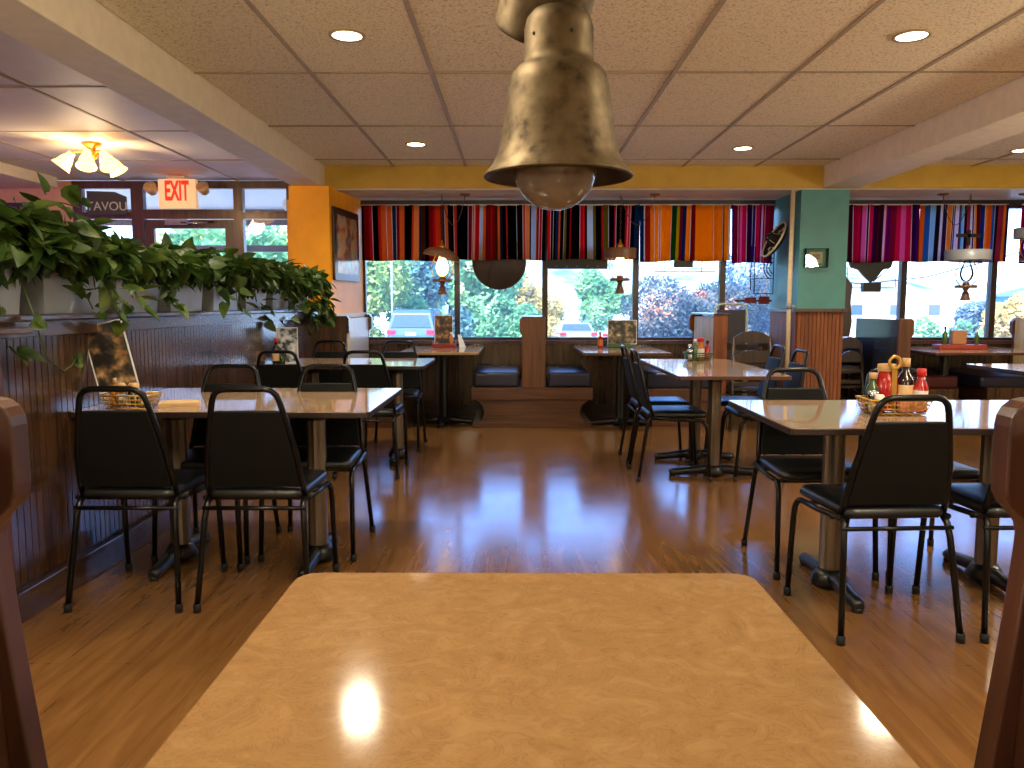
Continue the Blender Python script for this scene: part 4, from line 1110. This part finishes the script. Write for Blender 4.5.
# near left table
basket(-1.64,3.34,TZ,.19,.13,0,'gold wire condiment basket beside the tilted menu on the near left table','wiregold',0)
card(-1.735,3.43,TZ+.07,.17,.30,R(8),'tilted dark menu card leaning on the partition at the near left table',1,(-3,-13))
shaker(-1.69,3.35,TZ+.008,.10,'glass shaker with tan lid in the left of the basket on the near left table','whitecap','bottlecap',r=.022)
shaker(-1.635,3.35,TZ+.008,.10,'glass shaker with tan lid in the middle of the basket on the near left table','greensauce','bottlecap',r=.022)
shaker(-1.58,3.31,TZ+.008,.065,'small chrome-lidded shaker at the right of the basket on the near left table','whitecap','chrome')
bottle(-1.72,3.36,TZ+.008,.12,.018,'amber','bottlecap','slim amber bottle beside the tilted menu on the near left table')
q = MB()
for k in range(7): q._add([(-.08,-.06,.003*k),(.08,-.06,.003*k),(.08,.06,.003*k),(-.08,.06,.003*k),(-.08,-.06,.003*k+.002),(.08,-.06,.003*k+.002),(.08,.06,.003*k+.002),(-.08,.06,.003*k+.002)],[(0,3,2,1),(4,5,6,7),(0,1,5,4),(1,2,6,5),(2,3,7,6),(3,0,4,7)])
q = q.build('napkin_stack', M['labelpaper']); q.location = (-1.47,3.42,TZ); q.rotation_euler = (0,0,.3); tag(q,'flat stack of tan napkins beside the basket on the near left table','napkins')
# far left table
bottle(-1.80,5.92,TZ,.19,.032,'darksauce','redcap','dark bottle with a reddish label by the partition on the far left table',lab='labelpaper')
card(-1.735,5.98,TZ,.16,.27,R(20),'pale upright menu card on the far left table',2,0,((40,44,50),(150,160,170),(200,205,210),(220,225,225)))
shaker(-1.74,5.86,TZ,.12,'glass shaker in front of the pale menu card on the far left table','greensauce')
# window tables
TB = .746
card(-.75,8.2,TB+.03,.19,.30,R(4),'dark photo menu card standing on the left window table',3,0,((26,28,26),(80,56,40),(150,100,56),(170,170,160)))
q = MB().box(-.12,.12,-.07,.07,0,.035); q.box(-.12,-.113,-.07,.07,.035,.06); q.box(.113,.12,-.07,.07,.035,.06); q = q.build('condiment_tray', plain('red_tray', (130,30,24), .5), bevel=.006); q.location = (-.74,8.15,TB); tag(q,'dark red condiment tray under the photo menu on the left window table','tray')
bottle(-.665,8.12,TB+.036,.12,.022,'amber','whitecap','small pale bottle beside the photo menu on the left window table')
q = MB().hexa([(-.03,-.04,0),(.03,-.04,0),(.03,.04,0),(-.03,.04,0),(-.05,-.01,.13),(-.02,-.01,.13),(-.02,.01,.13),(-.05,.01,.13)]); q = q.build('folded_card', M['whitepaper']); q.location = (-.55,8.15,TB); tag(q,'small white folded card on the left window table','card')
card(1.10,8.2,TB+.03,.30,.25,R(-3),'wide photo menu card standing on the middle window table',5,0,((50,54,50),(90,84,74),(150,126,90),(214,214,208)))
q = MB().box(-.12,.12,-.06,.06,0,.035); q = q.build('condiment_tray', plain('green_tray', (60,90,50), .5), bevel=.006); q.location = (1.06,8.15,TB); tag(q,'green condiment tray under the wide menu on the middle window table','tray')
bottle(.865,8.12,TB,.16,.028,'redsauce','bottlecap','red-orange sauce bottle left of the wide menu on the middle window table',lab='amber')
# right window table
q = MB().box(-.24,.24,-.07,.07,0,.045); q = q.build('condiment_tray', plain('rust_tray', (150,56,34), .5), bevel=.006); q.location = (4.45,7.95,TZ); tag(q,'rust red condiment tray on the right window table','tray')
bottle(4.30,7.95,TZ+.045,.18,.024,'greensauce','darksauce','dark green bottle in the tray on the right window table')
bottle(4.62,7.95,TZ+.045,.14,.022,'greensauce','whitecap','pale green bottle at the right of the tray on the right window table')
q = MB().box(-.07,.07,-.04,.04,0,.14); q = q.build('napkin_box', plain('tan_box', (176,120,80), .6), bevel=.008); q.location = (4.44,7.97,TZ+.046); tag(q,'tan napkin box in the tray on the right window table','box')

# ------------------------------------------------------------------ outdoors
def ground_z(y): return -.35 if y < 12 else (-.35-.4*(y-12)/18 if y < 30 else -.75-.045*(y-30))
g = MB(); ysn = [8.8,12,16,22,30,38,46,60,90,160]
vs = []; 
for y in ysn:
    for x in (-120, -20, 8, 20, 120): vs.append((x*max(.4,y/60) if abs(x) > 20 else x, y, ground_z(min(y,60))))
fs = []
for j in range(len(ysn)-1):
    for k in range(4): a = j*5+k; fs.append((a,a+1,a+6,a+5))
g._add(vs, fs); g = g.build('parking_lot', plain('sunlit_asphalt', (196,192,184), .8, scale=.6)); tag(g, 'sunlit pale parking lot outside the windows', 'parking lot'); g['kind'] = 'structure'

def foliage_mat(n, stops, sc=.5): return m_leaf(n, stops, sc, .3, 0)
F = dict(  # leaf colours lightened, putting the window haze into them
 yg=foliage_mat('yellow_green_leaves', [(.3,(96,140,96)),(.45,(150,182,106)),(.6,(212,220,130)),(.75,(236,236,176))], .7),
 bg=foliage_mat('blue_green_leaves', [(.3,(70,112,120)),(.5,(108,156,146)),(.7,(166,204,166))], .8),
 gr=foliage_mat('green_leaves', [(.3,(80,136,100)),(.5,(126,184,124)),(.7,(184,220,160))], .8),
 ye=foliage_mat('yellow_leaves', [(.3,(170,160,90)),(.5,(224,200,120)),(.7,(240,226,170))], .8),
 pu=foliage_mat('purple_leaves', [(.3,(50,72,84)),(.46,(84,106,112)),(.56,(126,130,122)),(.66,(224,150,112))], 1.2),
 sl=foliage_mat('slate_leaves', [(.3,(60,84,100)),(.5,(100,130,146)),(.7,(170,190,196))], .8),
 ta=foliage_mat('tan_leaves', [(.3,(70,80,60)),(.5,(150,130,96)),(.7,(220,180,120))], 1.5))
def tree(x, y, zb, h, rw, mat, seed, label, cat='tree', n=2600, ls=.28, trunk=True, zc=.55, name='leafy_tree', group='trees and shrubs outside'):
    r = random.Random(seed)
    t = empty(name, label, cat, (x,y,zb), 0, group)
    lf = MB()
    blobs = [(r.uniform(-.55,.55)*rw, r.uniform(-.5,.5)*rw, h*r.uniform(zc-.25, .82), r.uniform(.35,.6)*rw) for _ in range(9)]
    for k in range(n):
        bx, by, bz, br_ = r.choice(blobs)
        u = Vector((r.gauss(0,1), r.gauss(0,1), r.gauss(0,1))).normalized()*br_*r.uniform(.72,1.05)
        c_ = Vector((bx,by,bz))+Vector((u.x,u.y,u.z*min(1, h*.3/br_)))
        if c_.z < .05: c_.z = .05+r.random()*.3
        d1 = Vector((r.uniform(-1,1),r.uniform(-1,1),r.uniform(-1,1))).normalized()*ls*r.uniform(.6,1.2)
        d2 = d1.orthogonal().normalized()*ls*.6
        lf._add([c_-d1, c_+d2, c_+d1, c_-d2], [(0,1,2,3)])
    lf.build('crown', F[mat], t)
    if trunk:
        q = MB(); q.tube([(0,0,0),(.05*rw,0,h*.35),(0,0,h*.7)], [.05*h*.5,.035*h*.5,.02], 8)
        for k in range(5):
            a = r.uniform(0,6.28); q.tube([(0,0,h*.35),(math.cos(a)*rw*.3,math.sin(a)*rw*.3,h*.55),(math.cos(a)*rw*.5,math.sin(a)*rw*.5,h*.68)], [.02*h*.4,.014*h*.4,.01], 6)
        q.build('trunk', M['bead'], t)
    return t
tree(-6.7,36,-1.0,6.2,2.6,'yg',1,'yellow-green tree behind the parked blue car, seen in the left window','tree',9000,0.17)
tree(-3.6,42,-1.3,7.2,3.0,'bg',2,'blue-green tree in the left window, right of the parked blue car','tree',9000,0.18)
tree(-1.3,34,-.9,5.2,2.0,'gr',3,'light green tree seen between the left mullion and the centre booth post','tree',8400,0.14)
tree(.9,50,-1.6,5.0,2.4,'ye',31,'pale yellow tree behind the parked silver car','tree',6600,0.17)
tree(-9.5,40,-1.2,6.5,2.8,'yg',32,'bushy yellow-green tree half hidden by the orange pillar','tree',6600,0.18)
tree(5.1,46,-1.4,4.8,1.7,'gr',4,'round green tree right of the white van','tree',7200,0.15)
tree(3.0,15.2,-.5,2.0,1.15,'pu',5,'reddish purple shrub filling the window above the middle table','shrub',14000,.045,False,.4,'bushy_shrub')
tree(4.6,16.6,-.5,2.7,1.2,'pu',7,'taller purple grey shrub at the right of the shrub window','shrub',14000,.045,False,.45,'bushy_shrub')
tree(6.0,18.5,-.5,3.0,1.5,'sl',8,'slate blue shrub seen just left of the teal column','shrub',9000,.06,False,.5,'bushy_shrub')
tree(3.75,12.2,-.4,1.35,.75,'ta',9,'low tan flowering bush outside the window beside the high chairs','shrub',2600,.06,False,.4,'bushy_shrub')
tree(6.35,12.0,-.4,1.5,.5,'gr',10,'small bright green bush outside the right-hand window','shrub',1600,.05,False,.5,'bushy_shrub')
tree(29.6,46,-1.4,3.4,2.2,'ye',12,'yellow-green tree beyond the blue building at the right','tree',7200,0.19)
tree(28.6,49,-1.6,3.0,1.6,'sl',13,'hazy blue-grey tree behind the right window lantern','tree',5400,0.17)
for i,(x,y,h_,w_,m_) in enumerate([(-16,45,7,4,'gr'),(-21,50,8,4,'yg'),(-13,38,6,3,'gr')]):
    tree(x,y,-1.2,h_,w_,m_,40+i,['green tree seen through the entrance door glass','yellow-green tree seen through the upper left entrance glass','light green tree seen through the right entrance sidelight'][i],'tree',5400,0.22)
for i,(x,y,h_,m_,l_) in enumerate([(-6.9,34,2.2,'yg','low yellow-green bush left of the parked blue car'),(-2.2,33,2.0,'bg','low blue-green bush just right of the parked blue car'),(-.3,32.5,1.9,'gr','low green bush at the foot of the tree left of the centre booth post'),(-4.5,36.5,2.4,'gr','green bush showing behind the roof of the parked blue car'),(1.3,43,1.9,'ye','low pale bush left of the silver sedan')]):
    tree(x,y,ground_z(y),h_,1.5,m_,60+i,l_,'shrub',4200,.12,False,.4,'bushy_shrub')
# wooded hillside
def hill(x0, x1, y, z1, seed, mat, label):
    r = random.Random(seed); b_ = MB(); n, m_ = 40, 10; vs = []
    for j in range(m_+1):
        for k in range(n+1):
            x = x0+(x1-x0)*k/n; t = j/m_
            e_ = math.sin(PI*k/n)**.5
            vs.append((x, y+t*40, -3+(z1+3)*(t**.8)*e_*(.85+.15*math.sin(x*.11+seed))+r.uniform(-.4,.4)*t*1.5))
    fs = []
    for j in range(m_):
        for k in range(n): a = j*(n+1)+k; fs.append((a,a+1,a+n+2,a+n+1))
    b_._add(vs, fs, True); o_ = b_.build('hillside', mat); tag(o_, label, 'hill'); o_['kind'] = 'structure'; return o_
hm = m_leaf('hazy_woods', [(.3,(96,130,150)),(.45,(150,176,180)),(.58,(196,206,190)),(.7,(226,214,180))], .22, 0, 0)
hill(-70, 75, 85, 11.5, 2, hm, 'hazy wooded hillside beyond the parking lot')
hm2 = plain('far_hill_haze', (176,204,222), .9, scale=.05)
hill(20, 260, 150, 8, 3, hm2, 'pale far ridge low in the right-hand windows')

def car(x, y, rz, w, h, L_, paint, label, kind='suv'):
    c_ = empty('parked_car', label, 'car', (x, y, ground_z(y)), R(rz), 'cars parked outside')
    a = w/2
    # side outline (y forward), rear at y=0
    if kind == 'suv': P = [(0,.35),(.0,.8),(.05,1.0),(.22,h-.12),(.4,h),(L_*.55,h),(L_*.72,h*.62),(L_*.97,h*.55),(L_,.4),(L_-.05,.25),(.1,.25)]
    elif kind == 'van': P = [(0,.35),(.0,h*.6),(.1,h-.08),(.3,h),(L_*.75,h),(L_*.88,h*.6),(L_,h*.5),(L_,.3),(.1,.3)]
    else: P = [(0,.35),(.0,.72),(.1,.98),(.75,1.02),(1.25,h-.04),(1.6,h),(L_*.52,h),(L_*.70,.95),(L_*.97,.78),(L_,.4),(L_-.05,.22),(.1,.22)]
    n = len(P); vs = []
    def hw(z): return a if z < h*.6 else a*(1-.22*(z-h*.6)/(h*.4))
    for s_ in (-1,1): vs += [(s_*hw(z), yy, z) for yy, z in P]
    q = MB(); fs = [tuple(range(n)), tuple(range(2*n-1,n-1,-1))]
    for i in range(n):
        j = (i+1) % n; fs.append((i, n+i, n+j, j))
    q._add(vs, fs); q.build('body', paint, c_, bevel=.05, seg=3)
    gm = plain('car_glass', (70,90,110), .1, coat=.5) if 'car_glass' not in bpy.data.materials else bpy.data.materials['car_glass']
    q = MB()
    if kind == 'sedan': zz = (1.05,h-.08); yy = (.78,1.22)
    else: zz = (h*.62, h-.2); yy = (.05,.19)
    q._add([(-a*.82,yy[0]-.02,zz[0]),(a*.82,yy[0]-.02,zz[0]),(a*.68,yy[1]-.03,zz[1]),(-a*.68,yy[1]-.03,zz[1]),(-a*.82,yy[0]+.03,zz[0]-.02),(a*.82,yy[0]+.03,zz[0]-.02),(a*.68,yy[1]+.03,zz[1]-.02),(-a*.68,yy[1]+.03,zz[1]-.02)], [(0,1,2,3),(4,7,6,5),(0,4,5,1),(1,5,6,2),(2,6,7,3),(3,7,4,0)])
    q.build('rear_window', gm, c_)
    for s_ in (-1,1):
        MB().box(s_*a*.98, s_*a*.66, -.03, .06, .82, .98).build('tail_light', M['redcap'], c_)
        for wy in (.75, L_-.85):
            q = MB(); q.M = Matrix.Translation((s_*(a-.1), wy, .33)) @ Matrix.Rotation(PI/2,4,'Y'); q.lathe([(0,-.1),(.31,-.1),(.33,-.06),(.33,.06),(.31,.1),(0,.1)], 20); q.build('wheel', M['rubber'], c_)
    MB().box(-a*.95,a*.95,-.06,.05,.35,.6).build('bumper', paint, c_, bevel=.03)
    MB().box(-.2,.2,-.02,.0,.78,.9).build('licence_plate', M['whitepaper'], c_)
    if kind == 'suv':
        q = MB()
        for s_ in (-1,1): q.tube([(s_*a*.7,.5,h+.05),(s_*a*.7,L_*.5,h+.05)], .02, 6)
        q.build('roof_rail', M['chrome'], c_)
    return c_
car(-4.0,30,-4,1.85,1.75,4.6,plain('blue_car_paint',(70,100,160),.25,coat=.6),'blue estate car parked outside the left window, seen from behind','suv')
car(3.05,38.5,3,1.85,1.45,4.6,plain('silver_car_paint',(150,165,200),.25,coat=.6),'silver blue sedan parked outside, seen over the middle window table','sedan')
car(4.2,45,0,2.15,2.35,5.2,plain('white_van_paint',(226,228,226),.3,coat=.4),'white van parked behind the silver sedan','van')
# buildings
bd = empty('white_building', 'long white flat-roofed building across the lot at the right', 'building', (35,70,-2.3))
MB().box(-7,6,0,8,0,4.6).build('wall', plain('white_wall', (236,234,228), .8), bd)
MB().box(-7.2,6.2,-.2,8.2,4.6,4.85).build('roof', plain('pale_roof', (210,210,206), .8), bd)
for k in range(3): MB().box(-5.5+3.4*k,-4.5+3.4*k,-.05,.02,2.6,3.5).build('window', bpy.data.materials['car_glass'], bd)
bd = empty('blue_building', 'small blue building with windows beyond the far right window', 'building', (34.6,52,-1.75))
MB().box(-1.9,4,0,3,0,3.6).build('wall', plain('blue_wall', (84,150,190), .7), bd)
MB().prism([(-2.2,3.5),(4.3,3.5),(1,4.3)], 'y', -.2, 3.2).build('roof', plain('slate_roof', (110,140,160), .8), bd)
for k in range(2): MB().box(-.9+2*k,.1+2*k,-.05,.02,1.6,2.9).build('window', M['whitepaper'], bd)
bd = empty('small_house', 'small hazy house with a blue-grey roof beyond the centre booth post', 'building', (1.1,62,-2.2))
MB().box(-1.6,1.6,0,4,0,2.6).build('wall', plain('house_wall', (214,206,196), .8), bd)
MB().prism([(-1.9,2.5),(1.9,2.5),(0,3.7)], 'y', -.2, 4.2).build('roof', bpy.data.materials['slate_roof'], bd)
q = MB(); q.tube([(12,34,2.4),(16,37,2.15),(21,41,2.6),(26,44,3.6),(34,50,5.2)], .035, 5); q = q.build('power_line', blk); tag(q,'dark power line crossing the right-hand windows','cable')
q = MB(); q.tube([(0,0,0),(0,0,7)], [.12,.09], 8); q.box(-.9,.9,-.05,.05,6.3,6.45); q = q.build('utility_pole', plain('grey_pole',(150,150,150),.7)); q.location = (34,50,-1.6); tag(q,'grey utility pole carrying the power line','pole')
q = MB(); q.tube([(0,0,0),(0,0,4.5)], .05, 8); q = q.build('lamp_post', bpy.data.materials['grey_pole']); q.location = (-5.15,33,-.9); tag(q,'thin pale pole rising behind the parked blue car','pole')

# ------------------------------------------------------------------ light
W = bpy.data.worlds.new('World'); S.world = W; W.use_nodes = True
nt = W.node_tree; nt.nodes.clear()
out = N(nt,'ShaderNodeOutputWorld'); bg = N(nt,'ShaderNodeBackground')
tc = N(nt,'ShaderNodeTexCoord'); sp = N(nt,'ShaderNodeSeparateXYZ')
nt.links.new(tc.outputs['Generated'], sp.inputs[0])
rp = ramp(nt, sp.outputs['Z'], [(0,(.9,1.0,1.05,1)),(.05,(.75,.95,1.1,1)),(.13,(.36,.78,1.7,1)),(.3,(.24,.62,1.65,1)),(.6,(.14,.34,1.0,1)),(1,(.1,.22,.6,1))])
nt.links.new(rp.outputs[0], bg.inputs[0]); bg.inputs[1].default_value = 4.5
nt.links.new(bg.outputs[0], out.inputs[0])
def light(kind, name, loc, col, e, size=.1, rot=(0,0,0), spot=None, shape=None, size_y=None):
    l = bpy.data.lights.new(name, kind); l.color = col; l.energy = e
    if kind == 'AREA':
        l.shape = shape or 'DISK'; l.size = size
        if size_y: l.size_y = size_y
    elif kind == 'SUN': l.angle = R(1)
    else: l.shadow_soft_size = size
    if kind == 'SPOT': l.spot_size = R(spot or 120); l.spot_blend = .8
    o_ = bpy.data.objects.new(name, l); COL.objects.link(o_); o_.location = loc; o_.rotation_euler = rot; return o_
light('SUN','sun',(0,0,30),(1,.95,.88),13,rot=(R(48),0,R(-28)))
WARM = (1,.89,.66)
for x, y, l in dl: light('SPOT','downlight_lamp',(x,y,CZ-.03),WARM,115,.07,spot=150)
for x, y in ((-.83,1.3),(1.95,1.3),(.5,-1.2),(4.3,4),(4.3,1.2),(6.5,3),(-3.6,3.2)): light('SPOT','downlight_lamp',(x,y,CZ-.03),WARM,115,.07,spot=150)  # extra spots out of view, added for warm ambient light
for x, y, z, e_ in ((-1.4,-1.6,1.6,55),(2.6,-1.4,1.6,55),(4.3,3.6,1.75,130),(-4.4,1.5,1.5,90),(-.9,1.35,2.02,48),(1.7,1.35,2.02,48)): light('POINT','pendant_bulb',(x,y,z),WARM,e_,.18)  # unseen fill lights added to brighten the ceiling
light('POINT','fixture_bulb',(-3.47,6.55,2.22),(1,.74,.42),34,.1)
light('POINT','lantern_bulb',(-.75,8.1,1.6),(1,.68,.36),2.5,.05)
light('POINT','lantern_bulb',(1.055,8.1,1.61),(1,.68,.36),2.5,.05)
light('AREA','neon_glow',(-7.2,5.2,1.5),(.35,.15,1),60,.6,rot=(0,R(-155),0))

# ------------------------------------------------------------------ camera
cam = bpy.data.cameras.new('camera'); co = bpy.data.objects.new('camera', cam); COL.objects.link(co)
f = 790.0
cam.sensor_width = 36; cam.lens = f/1024*36; cam.clip_start = .02; cam.clip_end = 600
co.location = (0,0,1.18); co.rotation_euler = (PI/2-math.atan(79/790), 0, 4/790)
S.camera = co
S.view_settings.view_transform = 'Standard'; S.view_settings.look = 'None'
S.view_settings.exposure = 0; S.view_settings.gamma = 1; S.view_settings.use_curve_mapping = False
